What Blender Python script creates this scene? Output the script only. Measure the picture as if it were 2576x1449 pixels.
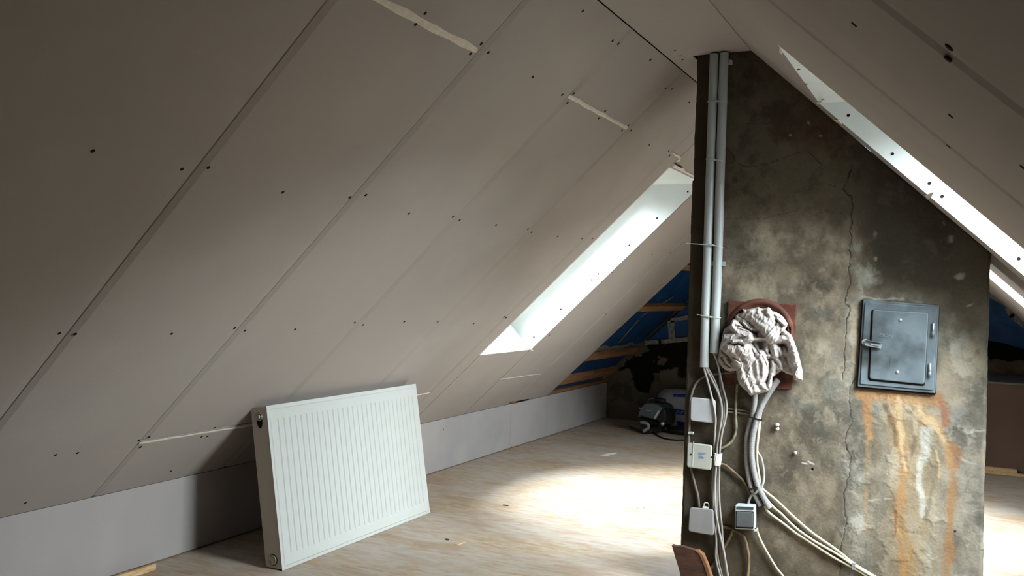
import bpy, bmesh, math, random
import numpy as np
from mathutils import Vector, Matrix, noise as mnoise

# ------------------------------------------------------------------ clear
for o in list(bpy.data.objects): bpy.data.objects.remove(o)
SC = bpy.context.scene
COL = SC.collection
random.seed(7)

# ------------------------------------------------------------------ camera
FPX = 2285.3
yaw, pit, rol = -0.45943, 0.00351, 0.0269
CAMP = np.array([0.0, 0.0, 1.05])
_f = np.array([math.sin(yaw)*math.cos(pit), math.cos(yaw)*math.cos(pit), math.sin(pit)])
_r0 = np.array([math.cos(yaw), -math.sin(yaw), 0.0]); _u0 = np.cross(_r0, _f)
_r = math.cos(rol)*_r0 + math.sin(rol)*_u0
_u = -math.sin(rol)*_r0 + math.cos(rol)*_u0
cd = bpy.data.cameras.new('camera'); cam = bpy.data.objects.new('camera', cd); COL.objects.link(cam)
cd.sensor_fit = 'HORIZONTAL'; cd.sensor_width = 36.0; cd.lens = FPX/2576*36
cd.clip_start = 0.02
cam.matrix_world = Matrix(((_r[0], _u[0], -_f[0], CAMP[0]), (_r[1], _u[1], -_f[1], CAMP[1]), (_r[2], _u[2], -_f[2], CAMP[2]), (0, 0, 0, 1)))
SC.camera = cam

# ------------------------------------------------------------------ sky + exposure
W = bpy.data.worlds.new('overcast_sky'); SC.world = W; W.use_nodes = True
bg = W.node_tree.nodes['Background']
bg.inputs[1].default_value = 74.0
_n = W.node_tree.nodes; _l = W.node_tree.links
_tc = _n.new('ShaderNodeTexCoord'); _sx = _n.new('ShaderNodeSeparateXYZ'); _l.new(_tc.outputs['Generated'], _sx.inputs[0])
_cr = _n.new('ShaderNodeValToRGB'); _l.new(_sx.outputs[2], _cr.inputs[0])     # overcast: dull ground, brighter towards the zenith
_cr.color_ramp.elements[0].position = 0.0; _cr.color_ramp.elements[0].color = (.16, .15, .14, 1)
_cr.color_ramp.elements[1].position = 1.0; _cr.color_ramp.elements[1].color = (1.0, 1.04, 1.08, 1)
_e = _cr.color_ramp.elements.new(0.02); _e.color = (.52, .55, .58, 1)
_l.new(_cr.outputs[0], bg.inputs[0])
SC.view_settings.view_transform = 'Standard'; SC.view_settings.look = 'None'
SC.view_settings.gamma = 1; SC.view_settings.use_curve_mapping = False
SC.view_settings.exposure = 0.0

# ------------------------------------------------------------------ room measures (metres)
XA = -2.6746; KN = 0.2992; H = 1.91385; XL = -0.97738; XR = -0.67822; TR = 0.9296
YC = 3.2098; CL = -0.8817; CR = 0.0784
Y0, YG = -2.4, 7.28
XB = XR + (H-KN)/TR            # right eave
YB = [1.5676, 2.1788, 2.8013, 3.410, 4.017, 5.4064, 6.034]
LW = (4.172, 4.796, 0.713, 1.654)    # left roof window y0,y1,z0,z1
RW1 = (2.26, 3.005, 0.74, 1.672)
RW2 = (4.14, 4.90, 0.74, 1.672)

def srgb(r, g, b):
    f = lambda c: (c/255/12.92) if c/255 <= 0.04045 else ((c/255+0.055)/1.055)**2.4
    return (f(r), f(g), f(b))

def ray(px, py):
    px = np.asarray(px, float); py = np.asarray(py, float)
    return _f + ((px-1288)/FPX)[..., None]*_r - ((py-724.5)/FPX)[..., None]*_u
def onY(px, py, Y):
    d = ray(px, py); t = (Y-CAMP[1])/d[..., 1]; return CAMP + t[..., None]*d
def onPlane(px, py, n, c):
    d = ray(px, py); t = (c-CAMP@n)/(d@n); return CAMP + t[..., None]*d
def onZ(px, py, z=0.0):
    return onPlane(px, py, np.array([0, 0, 1.0]), z)
def topx(P):
    d = P-CAMP; z = d@_f
    return 1288+FPX*(d@_r)/z, 724.5-FPX*(d@_u)/z

class Frame:
    def __init__(s, O, e, n): s.O = np.array(O, float); s.e = np.array(e, float); s.n = np.array(n, float)
    def P(s, y, t, h=0.0): return s.O + np.array([0, y, 0]) + s.e*t + s.n*h
    def px(s, px, py):      # -> (y, t)
        q = onPlane(px, py, s.n, float(s.O@s.n)); return float(q[1]), float((q-s.O)@s.e)
thL = math.atan2(H-KN, XL-XA); LL = math.hypot(H-KN, XL-XA)
thR = math.atan(TR); LR = math.hypot(H-KN, XB-XR)
FL = Frame((XA, 0, KN), (math.cos(thL), 0, math.sin(thL)), (math.sin(thL), 0, -math.cos(thL)))
FR = Frame((XR, 0, H), (math.cos(thR), 0, -math.sin(thR)), (-math.sin(thR), 0, -math.cos(thR)))
def zL(z): return (z-KN)/math.sin(thL)
def zR(z): return (H-z)/math.sin(thR)

# ------------------------------------------------------------------ object helpers
def mesh(name, V, F, mat=None, parent=None, smooth=False):
    me = bpy.data.meshes.new(name); me.from_pydata([tuple(map(float, v)) for v in V], [], F)
    me.update()
    if mat: me.materials.append(mat)
    if smooth: me.polygons.foreach_set('use_smooth', [True]*len(me.polygons))
    o = bpy.data.objects.new(name, me); COL.objects.link(o)
    if parent:
        o.parent = parent; o.matrix_parent_inverse = parent.matrix_world.inverted()
    return o
def fix_normals(o):
    bm = bmesh.new(); bm.from_mesh(o.data); bmesh.ops.recalc_face_normals(bm, faces=bm.faces); bm.to_mesh(o.data); bm.free(); return o
def tag(o, label, cat, group=None):
    o['label'] = label; o['category'] = cat
    if group: o['group'] = group
    return o
def struct(o): o['kind'] = 'structure'; return o
def empty(name, loc, label=None, cat=None, group=None):
    o = bpy.data.objects.new(name, None); COL.objects.link(o); o.location = tuple(map(float, loc))
    o.matrix_world = Matrix.Translation(o.location); o.empty_display_size = 0.05
    if label: tag(o, label, cat, group)
    return o
class MB:
    def __init__(s): s.V = []; s.F = []
    def add(s, V, F):
        n = len(s.V); s.V += [np.array(v, float) for v in V]; s.F += [tuple(i+n for i in f) for f in F]; return s
    def prism(s, poly, ext):
        poly = [np.array(p, float) for p in poly]; ext = np.array(ext, float); n = len(poly)
        return s.add(poly+[p+ext for p in poly], [tuple(range(n))[::-1], tuple(range(n, 2*n))]+[(i, (i+1) % n, (i+1) % n+n, i+n) for i in range(n)])
    def box(s, c, ax, ay, az):   # centre and half axes
        c, ax, ay, az = [np.array(q, float) for q in (c, ax, ay, az)]
        return s.prism([c-ax-ay-az, c+ax-ay-az, c+ax+ay-az, c-ax+ay-az], 2*az)
    def tube(s, pts, r, n=10, cap=True):
        pts = [np.array(p, float) for p in pts]; m = len(pts); V = []; F = []
        rr = r if hasattr(r, '__len__') else [r]*m
        t0 = pts[1]-pts[0]; t0 = t0/np.linalg.norm(t0)
        a = np.cross(t0, [0, 0, 1.0]) 
        if np.linalg.norm(a) < .1: a = np.cross(t0, [0, 1.0, 0])
        a /= np.linalg.norm(a)
        for i in range(m):
            t = pts[min(i+1, m-1)]-pts[max(i-1, 0)]; t = t/(np.linalg.norm(t)+1e-12)
            a = a-t*(a@t); a /= np.linalg.norm(a); b = np.cross(t, a)
            for k in range(n):
                w = 2*math.pi*k/n; V.append(pts[i]+rr[i]*(math.cos(w)*a+math.sin(w)*b))
        for i in range(m-1):
            for k in range(n): F.append((i*n+k, i*n+(k+1) % n, (i+1)*n+(k+1) % n, (i+1)*n+k))
        if cap: F += [tuple(range(n))[::-1], tuple(range((m-1)*n, m*n))]
        return s.add(V, F)
    def lathe(s, c, axis, prof, n=20):    # prof: list of (radius, height along axis)
        c = np.array(c, float); axis = np.array(axis, float); axis /= np.linalg.norm(axis)
        a = np.cross(axis, [0, 0, 1.0]); 
        if np.linalg.norm(a) < .1: a = np.cross(axis, [0, 1.0, 0])
        a /= np.linalg.norm(a); b = np.cross(axis, a); V = []; F = []; m = len(prof)
        for r, h in prof:
            for k in range(n):
                w = 2*math.pi*k/n; V.append(c+axis*h+max(r, 1e-5)*(math.cos(w)*a+math.sin(w)*b))
        for i in range(m-1):
            for k in range(n): F.append((i*n+k, i*n+(k+1) % n, (i+1)*n+(k+1) % n, (i+1)*n+k))
        F += [tuple(range(n))[::-1], tuple(range((m-1)*n, m*n))]
        return s.add(V, F)
    def build(s, name, mat, parent=None, smooth=False, fix=True):
        o = mesh(name, s.V, s.F, mat, parent, smooth)
        if fix: fix_normals(o)
        return o
def bevel(o, w, seg=2, ang=40):
    m = o.modifiers.new('bevel', 'BEVEL'); m.width = w; m.segments = seg; m.limit_method = 'ANGLE'; m.angle_limit = math.radians(ang)
    m.harden_normals = False
    o.data.polygons.foreach_set('use_smooth', [True]*len(o.data.polygons)); 
    me = o.data
    try: me.set_sharp_from_angle(angle=math.radians(35))
    except Exception: pass
    return o
def spline(pts, sub=8):
    P = [np.array(p, float) for p in pts]; P = [2*P[0]-P[1]]+P+[2*P[-1]-P[-2]]; out = []
    for i in range(1, len(P)-2):
        for k in range(sub):
            t = k/sub; p0, p1, p2, p3 = P[i-1:i+3]
            out.append(.5*((2*p1)+(-p0+p2)*t+(2*p0-5*p1+4*p2-p3)*t*t+(-p0+3*p1-3*p2+p3)*t**3))
    out.append(P[-2]); return out

# ------------------------------------------------------------------ materials
def nmat(name, col, rough=0.8, var=None, vscale=8, bump=0.0, bscale=60, metal=0.0, detail=4, spec=0.3, stretch=None, var2=None, v2scale=1.5):
    m = bpy.data.materials.new(name); m.use_nodes = True; nt = m.node_tree; N = nt.nodes; L = nt.links
    p = N['Principled BSDF']; p.inputs['Roughness'].default_value = rough; p.inputs['Metallic'].default_value = metal
    p.inputs['Specular IOR Level'].default_value = spec
    p.inputs['Base Color'].default_value = (*col, 1)
    tc = N.new('ShaderNodeTexCoord'); src = tc.outputs['Object']
    if stretch:
        mp = N.new('ShaderNodeMapping'); mp.inputs['Scale'].default_value = stretch; L.new(src, mp.inputs[0]); src = mp.outputs[0]
    last = None
    if var:
        nz = N.new('ShaderNodeTexNoise'); nz.inputs['Scale'].default_value = vscale; nz.inputs['Detail'].default_value = detail
        L.new(src, nz.inputs['Vector'])
        r = N.new('ShaderNodeMapRange'); r.inputs[1].default_value = .35; r.inputs[2].default_value = .65; L.new(nz.outputs[0], r.inputs[0])
        mx = N.new('ShaderNodeMix'); mx.data_type = 'RGBA'; mx.inputs[6].default_value = (*col, 1); mx.inputs[7].default_value = (*var, 1)
        L.new(r.outputs[0], mx.inputs[0]); last = mx.outputs[2]
        if var2:
            nz2 = N.new('ShaderNodeTexNoise'); nz2.inputs['Scale'].default_value = v2scale; nz2.inputs['Detail'].default_value = 3; L.new(tc.outputs['Object'], nz2.inputs['Vector'])
            r2 = N.new('ShaderNodeMapRange'); r2.inputs[1].default_value = .45; r2.inputs[2].default_value = .7; L.new(nz2.outputs[0], r2.inputs[0])
            m2 = N.new('ShaderNodeMix'); m2.data_type = 'RGBA'; L.new(last, m2.inputs[6]); m2.inputs[7].default_value = (*var2, 1); L.new(r2.outputs[0], m2.inputs[0]); last = m2.outputs[2]
        L.new(last, p.inputs['Base Color'])
    if bump:
        nb = N.new('ShaderNodeTexNoise'); nb.inputs['Scale'].default_value = bscale; nb.inputs['Detail'].default_value = 5; L.new(src, nb.inputs['Vector'])
        b = N.new('ShaderNodeBump'); b.inputs['Strength'].default_value = bump; b.inputs['Distance'].default_value = 0.002
        L.new(nb.outputs[0], b.inputs['Height']); L.new(b.outputs[0], p.inputs['Normal'])
    return m
def attr_mat(name, rough=0.9, bump=0.4, bscale=90, spec=0.2):
    m = nmat(name, (.5, .5, .5), rough, bump=bump, bscale=bscale, spec=spec); nt = m.node_tree; N = nt.nodes; L = nt.links
    a = N.new('ShaderNodeAttribute'); a.attribute_name = 'paint'
    nz = N.new('ShaderNodeTexNoise'); nz.inputs['Scale'].default_value = 160; nz.inputs['Detail'].default_value = 4
    tc = [n for n in N if n.type == 'TEX_COORD'][0]; L.new(tc.outputs['Object'], nz.inputs['Vector'])
    r = N.new('ShaderNodeMapRange'); r.inputs[3].default_value = .82; r.inputs[4].default_value = 1.18; L.new(nz.outputs[0], r.inputs[0])
    mx = N.new('ShaderNodeMix'); mx.data_type = 'RGBA'; mx.blend_type = 'MULTIPLY'; mx.inputs[0].default_value = 1
    L.new(a.outputs['Color'], mx.inputs[6]); L.new(r.outputs[0], mx.inputs[7]); L.new(mx.outputs[2], N['Principled BSDF'].inputs['Base Color'])
    return m
M = {}
M['board'] = nmat('plasterboard_paper', srgb(161, 153, 147), .92, srgb(154, 146, 141), 3, .12, 220, var2=srgb(165, 156, 149))
M['board_edge'] = nmat('plasterboard_core', srgb(205, 198, 186), .95)
M['knee'] = nmat('plasterboard_pale', srgb(163, 159, 158), .92, srgb(154, 151, 152), 5, .15, 200, var2=srgb(167, 160, 158))
M['daylit_board'] = nmat('daylit_reveal_board', srgb(214, 218, 216), .9, srgb(206, 212, 211), 4, .08, 200)  # plasterboard lightened: daylight on the window reveals is put into the colour
M['filler'] = nmat('joint_filler', srgb(220, 212, 199), .95, srgb(208, 200, 187), 40, .6, 180)
M['membrane'] = nmat('blue_membrane', srgb(14, 72, 124), .55, srgb(9, 54, 100), 6, .9, 18, spec=.4)
M['batten'] = nmat('raw_pine', srgb(165, 121, 82), .8, srgb(140, 98, 62), 10, .3, 80, stretch=(8, 1, 8))
M['pine_light'] = nmat('cut_pine', srgb(214, 184, 142), .8, srgb(190, 154, 108), 10, .3, 80, stretch=(14, 2, 14))
M['brownwood'] = nmat('dark_brown_board', srgb(74, 48, 36), .75, srgb(52, 33, 25), 8, .5, 60, stretch=(3, 10, 10))
M['rawedge'] = nmat('worn_board_edge', srgb(128, 90, 62), .85, srgb(96, 66, 46), 30, .5, 90)
M['tape'] = nmat('sealing_tape', srgb(146, 143, 130), .6, srgb(92, 94, 90), 60, .5, 60)
M['screw'] = nmat('black_screw', srgb(20, 17, 16), .9)
M['pvc'] = nmat('grey_pvc', srgb(158, 163, 163), .42, srgb(150, 156, 156), 6, .04, 80, spec=.4)
M['cablegrey'] = nmat('grey_cable_sheath', srgb(152, 147, 143), .5, srgb(134, 129, 125), 12, .05, 60, spec=.4)
M['cablecream'] = nmat('cream_cable_sheath', srgb(184, 178, 156), .5, srgb(168, 160, 136), 12, .05, 60, spec=.4)
M['cabletan'] = nmat('old_tan_cable', srgb(122, 104, 76), .7, srgb(84, 70, 52), 30, .3, 80)
M['cablegreen'] = nmat('old_cream_cable', srgb(140, 138, 112), .65, srgb(92, 88, 70), 40, .3, 80)
M['cableoldgrey'] = nmat('dusty_grey_cable', srgb(112, 106, 95), .75, srgb(90, 84, 75), 25, .2, 80)
M['flex'] = nmat('grey_corrugated_plastic', srgb(132, 131, 132), .5, spec=.4)
M['white_plastic'] = nmat('white_plastic', srgb(178, 176, 172), .45, srgb(168, 166, 162), 10, .05, 80, spec=.4)
M['boxgrey'] = nmat('junction_box_plastic', srgb(166, 166, 168), .5, srgb(156, 156, 160), 8, .08, 90, spec=.4)
M['boxcream'] = nmat('junction_box_cream', srgb(160, 160, 153), .5, srgb(150, 150, 143), 8, .08, 90, spec=.4)
M['boxdark'] = nmat('junction_box_dull', srgb(132, 130, 130), .6, srgb(120, 118, 118), 8, .08, 90, spec=.3)
M['switchgrey'] = nmat('switch_rocker', srgb(84, 87, 89), .5, srgb(78, 80, 82), 20, .05, 80)
M['switchdark'] = nmat('switch_label', srgb(62, 66, 70), .4)
M['switchbody'] = nmat('switch_housing', srgb(176, 184, 190), .4, spec=.4)
M['black'] = nmat('black_plastic', srgb(24, 24, 25), .45)
M['radiator'] = nmat('white_enamel', srgb(188, 191, 189), .35, spec=.45)
M['radside'] = nmat('white_enamel_side', srgb(178, 170, 160), .45, spec=.4)
M['chrome'] = nmat('dull_nickel', srgb(170, 165, 155), .35, metal=.8)
M['hole'] = nmat('dark_cavity', srgb(14, 12, 11), .95)
M['clay'] = nmat('rust_brown_plate', srgb(82, 42, 31), .7, srgb(62, 32, 24), 16, .5, 50, var2=srgb(100, 62, 48), v2scale=20)
M['terry'] = nmat('terry_cloth', srgb(172, 165, 161), .98, srgb(160, 153, 149), 22, .5, 700, spec=.1)
M['dooriron'] = nmat('grey_blue_steel', srgb(104, 114, 121), .45, srgb(92, 102, 109), 9, .15, 120, metal=.15, spec=.45, var2=srgb(50, 55, 55), v2scale=8)
M['zinc'] = nmat('zinc_hardware', srgb(176, 180, 182), .35, metal=.6)
M['sawgrey'] = nmat('saw_housing', srgb(82, 94, 96), .25, metal=.6)
M['sack'] = nmat('white_sack_paper', srgb(150, 153, 160), .7, srgb(138, 142, 150), 10, .5, 30)
M['sackblue'] = nmat('sack_blue_print', srgb(20, 46, 120), .6)
M['brownpanel'] = nmat('brown_grey_panel', srgb(104, 84, 74), .85, srgb(96, 78, 68), 6, .2, 80)
M['ledge'] = nmat('blue_grey_ledge', srgb(110, 112, 118), .8, srgb(96, 98, 104), 6, .3, 60)
M['frame'] = nmat('roof_window_frame', srgb(226, 222, 214), .4)
M['printblue'] = nmat('small_blue_print', srgb(92, 124, 176), .6)
M['tapewhite'] = nmat('white_wrapping_tape', srgb(222, 220, 216), .5, srgb(205, 203, 198), 60, .8, 90)

# window glass: clear pane that lets daylight through
g = bpy.data.materials.new('window_glass'); g.use_nodes = True; nt = g.node_tree; nt.nodes.clear()
out = nt.nodes.new('ShaderNodeOutputMaterial'); tr = nt.nodes.new('ShaderNodeBsdfTransparent'); gl = nt.nodes.new('ShaderNodeBsdfGlossy')
gl.inputs['Roughness'].default_value = .02; fr = nt.nodes.new('ShaderNodeFresnel'); fr.inputs[0].default_value = 1.45
mx = nt.nodes.new('ShaderNodeMixShader'); nt.links.new(fr.outputs[0], mx.inputs[0]); nt.links.new(tr.outputs[0], mx.inputs[1]); nt.links.new(gl.outputs[0], mx.inputs[2]); nt.links.new(mx.outputs[0], out.inputs[0])
tr.inputs[0].default_value = (.93, .96, .95, 1)
M['glass'] = g

# floor: dusty chipboard / plywood with elongated flakes running across the room
def floor_material():
    m = bpy.data.materials.new('dusty_flake_board'); m.use_nodes = True; nt = m.node_tree; N = nt.nodes; L = nt.links; p = N['Principled BSDF']
    p.inputs['Specular IOR Level'].default_value = .3
    tc = N.new('ShaderNodeTexCoord')
    def mapping(s, rz=0.0):
        q = N.new('ShaderNodeMapping'); q.inputs['Scale'].default_value = s; q.inputs['Rotation'].default_value = (0, 0, rz); L.new(tc.outputs['Object'], q.inputs[0]); return q.outputs[0]
    def ramp(src, a, b, c=0.0, d=1.0):
        r = N.new('ShaderNodeMapRange'); r.inputs[1].default_value = a; r.inputs[2].default_value = b; r.inputs[3].default_value = c; r.inputs[4].default_value = d; L.new(src, r.inputs[0]); return r.outputs[0]
    def mix(f, a, b):
        x = N.new('ShaderNodeMix'); x.data_type = 'RGBA'; L.new(f, x.inputs[0])
        for i, q in ((6, a), (7, b)):
            if isinstance(q, tuple): x.inputs[i].default_value = (*q, 1)
            else: L.new(q, x.inputs[i])
        return x.outputs[2]
    vo = N.new('ShaderNodeTexVoronoi'); vo.inputs['Scale'].default_value = 1; vo.inputs['Randomness'].default_value = 1; L.new(mapping((14, 75, 1), .12), vo.inputs['Vector'])
    sep = N.new('ShaderNodeSeparateColor'); L.new(vo.outputs['Color'], sep.inputs[0])
    c = mix(ramp(sep.outputs[0], 0, 1), srgb(170, 150, 126), srgb(153, 129, 101))
    v2 = N.new('ShaderNodeTexVoronoi'); v2.inputs['Scale'].default_value = 1; L.new(mapping((22, 60, 1), -.25), v2.inputs['Vector'])
    s2 = N.new('ShaderNodeSeparateColor'); L.new(v2.outputs['Color'], s2.inputs[0])
    c = mix(ramp(s2.outputs[1], .62, .9, 0, .6), c, srgb(175, 163, 147))
    # small dark flake ends
    n3 = N.new('ShaderNodeTexNoise'); n3.inputs['Scale'].default_value = 1; n3.inputs['Detail'].default_value = 3; L.new(mapping((16, 85, 1), .15), n3.inputs['Vector'])
    c = mix(ramp(n3.outputs[0], .66, .72, 0, .65), c, srgb(116, 84, 68))
    # trodden plaster dust
    n1 = N.new('ShaderNodeTexNoise'); n1.inputs['Scale'].default_value = 1.6; n1.inputs['Detail'].default_value = 6; L.new(mapping((1, 1.5, 1)), n1.inputs['Vector'])
    n2 = N.new('ShaderNodeTexNoise'); n2.inputs['Scale'].default_value = 1; n2.inputs['Detail'].default_value = 4; L.new(mapping((9, 32, 1)), n2.inputs['Vector'])
    ad = N.new('ShaderNodeMath'); ad.operation = 'ADD'; L.new(n1.outputs[0], ad.inputs[0]); L.new(n2.outputs[0], ad.inputs[1])
    c = mix(ramp(ad.outputs[0], .80, 1.20, 0, .85), c, srgb(172, 165, 160))
    n4 = N.new('ShaderNodeTexNoise'); n4.inputs['Scale'].default_value = 1; n4.inputs['Detail'].default_value = 5; L.new(mapping((3.2, 7, 1), .3), n4.inputs['Vector'])
    c = mix(ramp(n4.outputs[0], .52, .68, 0, .55), c, srgb(148, 122, 96))
    L.new(c, p.inputs['Base Color'])
    p.inputs['Roughness'].default_value = .7
    b = N.new('ShaderNodeBump'); b.inputs['Strength'].default_value = .35; b.inputs['Distance'].default_value = .002; L.new(sep.outputs[1], b.inputs['Height']); L.new(b.outputs[0], p.inputs['Normal'])
    return m
M['floor'] = floor_material()

# ------------------------------------------------------------------ numpy noise for painted surfaces
def vnoise(x, y, seed):
    rs = np.random.RandomState(seed); T = rs.rand(256, 256)
    xi = np.floor(x).astype(int); yi = np.floor(y).astype(int); fx = x-xi; fy = y-yi
    fx = fx*fx*(3-2*fx); fy = fy*fy*(3-2*fy); g = lambda a, b: T[a % 256, b % 256]
    return (g(xi, yi)*(1-fx)+g(xi+1, yi)*fx)*(1-fy)+(g(xi, yi+1)*(1-fx)+g(xi+1, yi+1)*fx)*fy
def fbm(x, y, seed, octv=5, gain=.55):
    s = 0; a = 1; t = 0
    for k in range(octv): s = s+a*vnoise(x*2**k+k*17.3, y*2**k+k*9.1, seed+k); t += a; a *= gain
    return s/t
def sstep(a, b, x): t = np.clip((x-a)/(b-a), 0, 1); return t*t*(3-2*t)
def dpoly(x, y, pts):      # distance to polyline and parameter 0..1
    best = np.full(x.shape, 1e9); tb = np.zeros(x.shape); n = len(pts)-1
    for i in range(n):
        ax, ay = pts[i][:2]; bx, by = pts[i+1][:2]; dx, dy = bx-ax, by-ay; l = dx*dx+dy*dy+1e-9
        t = np.clip(((x-ax)*dx+(y-ay)*dy)/l, 0, 1); d = np.hypot(x-ax-t*dx, y-ay-t*dy); m = d < best
        best = np.where(m, d, best); tb = np.where(m, (i+t)/n, tb)
    return best, tb
def inside(x, y, poly):
    r = np.zeros(x.shape, bool); n = len(poly)
    for i in range(n):
        x1, y1 = poly[i]; x2, y2 = poly[(i+1) % n]
        c = ((y1 > y) != (y2 > y)) & (x < (x2-x1)*(y-y1)/((y2-y1) if y2 != y1 else 1e-9)+x1); r ^= c
    return r
def grid_faces(nu, nv, off=0):
    i = np.arange(nu-1)[:, None]; j = np.arange(nv-1)[None, :]; a = off+i*nv+j
    return np.stack([a, a+nv, a+nv+1, a+1], -1).reshape(-1, 4)
def fast_mesh(name, V, F, mat, parent=None, smooth=True, colors=None):
    me = bpy.data.meshes.new(name); me.vertices.add(len(V)); me.vertices.foreach_set('co', np.asarray(V, np.float32).ravel())
    F = np.asarray(F); me.loops.add(F.size); me.polygons.add(len(F)); me.loops.foreach_set('vertex_index', F.ravel().astype(np.int32))
    me.polygons.foreach_set('loop_start', np.arange(0, F.size, F.shape[1], dtype=np.int32)); 
    me.update(calc_edges=True); me.validate()
    if smooth: me.polygons.foreach_set('use_smooth', np.ones(len(F), bool))
    if colors is not None:
        a = me.color_attributes.new('paint', 'FLOAT_COLOR', 'POINT'); c = np.ones((len(V), 4), np.float32); c[:, :3] = colors; a.data.foreach_set('color', c.ravel())
    me.materials.append(mat); o = bpy.data.objects.new(name, me); COL.objects.link(o)
    if parent: o.parent = parent; o.matrix_parent_inverse = parent.matrix_world.inverted()
    return o
def lin(c):
    c = np.asarray(c)/255.0; return np.where(c <= .04045, c/12.92, ((c+.055)/1.055)**2.4)

# ================================================================== SETTING
# ---- floor
fl = struct(MB().prism([(XA-.6, Y0-.08, 0), (XB+.6, Y0-.08, 0), (XB+.6, YG+.16, 0), (XA-.6, YG+.16, 0)], (0, 0, -.03)).build('floor', M['floor']))

def slab(name, fr, y0, y1, s0, s1, holes, h0, h1, mat, parent=None):
    ys = sorted({y0, y1, *[q for h in holes for q in h[:2]]}); ss = sorted({s0, s1, *[q for h in holes for q in h[2:]]}); mb = MB()
    for a, b in zip(ys, ys[1:]):
        for c, d in zip(ss, ss[1:]):
            my, ms = (a+b)/2, (c+d)/2
            if any(h[0] < my < h[1] and h[2] < ms < h[3] for h in holes): continue
            mb.prism([fr.P(a, c, h0), fr.P(b, c, h0), fr.P(b, d, h0), fr.P(a, d, h0)], fr.n*(h1-h0))
    return mb.build(name, mat, parent)
hL = [(LW[0]-.0125, LW[1]+.0125, zL(LW[2])-.02, zL(LW[3])+.02)]
s_ch = (CR-XR)/math.cos(thR)+.004
hR = [(w[0]-.0125, w[1]+.0125, zR(w[3])-.02, zR(w[2])+.02) for w in (RW1, RW2)]
ceilL = struct(slab('ceiling_left', FL, Y0-.05, YG+.12, -.45, LL+.25, hL, -.075, -.055, M['membrane']))
ceilR = struct(slab('ceiling_right', FR, Y0-.05, YG+.12, -.25, LR+.45, hR, -.075, -.055, M['membrane']))

def board(fr, y0, y1, s0, s1, parent, taper=True, lift=0.0, mat='board', name='panel', tl=True, tr_=True):
    g = .0027; y0 += g; y1 -= g; s0 += g; s1 -= g; T = .0125; w = min(.024, (y1-y0)/3); dp = .0050; dq = .0012
    prof = [(y0, lift-(dp if (taper and tl) else 0))]
    if taper and tl: prof = [(y0, lift-.0105), (y0+.0045, lift-dp), (y0+w, lift)]
    if taper and tr_: prof.append((y1-w, lift))
    prof.append((y1, lift-(dq if (taper and tr_) else 0)))
    poly = [fr.P(a, s0, h) for a, h in prof]+[fr.P(y1, s0, -T), fr.P(y0, s0, -T)]
    return MB().prism(poly, fr.e*(s1-s0)).build(name, M[mat], parent)
# ---- left slope: staggered plasterboards 0.61 m wide
sl, su = zL(0.515), zL(1.705)
ysL = [-2.4, -2.09, -1.48, -0.87, -0.26, 0.34]+YB[:5]
up = True
for i, (a, b) in enumerate(zip(ysL, ysL[1:])):
    seam = None
    if b > 1.0: seam = su if (i % 2 == 1) else sl
    if abs(a-YB[0]) < .01: seam = su
    if abs(a-YB[1]) < .01: seam = sl
    if abs(a-YB[2]) < .01: seam = su
    if abs(a-YB[3]) < .01: seam = sl
    if b < 1.6 or seam is None: seam = None
    lift = max(0.0, .0009-.00025*max(0, i-5))
    if seam is None: board(FL, a, b, 0, LL, ceilL, lift=lift)
    else:
        board(FL, a, b, 0, seam, ceilL, lift=lift); board(FL, a, b, seam, LL, ceilL, lift=lift)
# boards around and beyond the left roof window
wb, wt = zL(LW[2]), zL(LW[3])
board(FL, YB[4], LW[0], 0, LL, ceilL, tr_=False)
board(FL, LW[0], LW[1], 0, wb, ceilL, taper=False)
board(FL, LW[0], LW[1], wt, LL, ceilL, taper=False)
board(FL, LW[1], YB[5], 0, sl, ceilL, tl=False); board(FL, LW[1], YB[5], sl, LL, ceilL, tl=False)
board(FL, YB[5], YB[6], 0, LL, ceilL)
# ---- right slope
t1, b1 = zR(RW1[3]), zR(RW1[2])
for a, b in ((-2.4, -2.12), (-2.12, -1.5), (-1.5, -.875), (-.875, -.25), (-.25, .378), (.378, 1.0035), (1.0035, 1.627)):
    board(FR, a, b, 0, LR, ceilR, lift=.0006 if b > 1.5 else 0)
board(FR, 1.627, RW1[0], 0, LR, ceilR, tr_=False, lift=.001)
board(FR, RW1[0], RW1[1], 0, t1, ceilR, taper=False); board(FR, RW1[0], RW1[1], b1, LR, ceilR, taper=False)
board(FR, RW1[1], YC-.002, 0, LR, ceilR, taper=False)
board(FR, YC-.002, YC+.5, s_ch, LR, ceilR, taper=False)
board(FR, YC+.5, RW2[0], 0, LR, ceilR, taper=False)
board(FR, RW2[0], RW2[1], 0, t1, ceilR, taper=False); board(FR, RW2[0], RW2[1], b1, LR, ceilR, taper=False)
board(FR, RW2[1], 5.62, 0, LR, ceilR, tl=False); board(FR, 5.62, 6.9, 0, LR, ceilR)
# dark strips added behind the long joints to keep the gaps dark
for y in YB[:5]+[YB[6]-.03]:
    MB().prism([FL.P(y-.03, .02, -.014), FL.P(y+.03, .02, -.014), FL.P(y+.03, LL-.02, -.014), FL.P(y-.03, LL-.02, -.014)], -FL.n*.04).build('joint_backing', M['brownwood'], ceilL)
for y in (.378, 1.0035, 1.627):
    MB().prism([FR.P(y-.03, .02, -.014), FR.P(y+.03, .02, -.014), FR.P(y+.03, LR-.02, -.014), FR.P(y-.03, LR-.02, -.014)], -FR.n*.04).build('joint_backing', M['brownwood'], ceilR)
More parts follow.
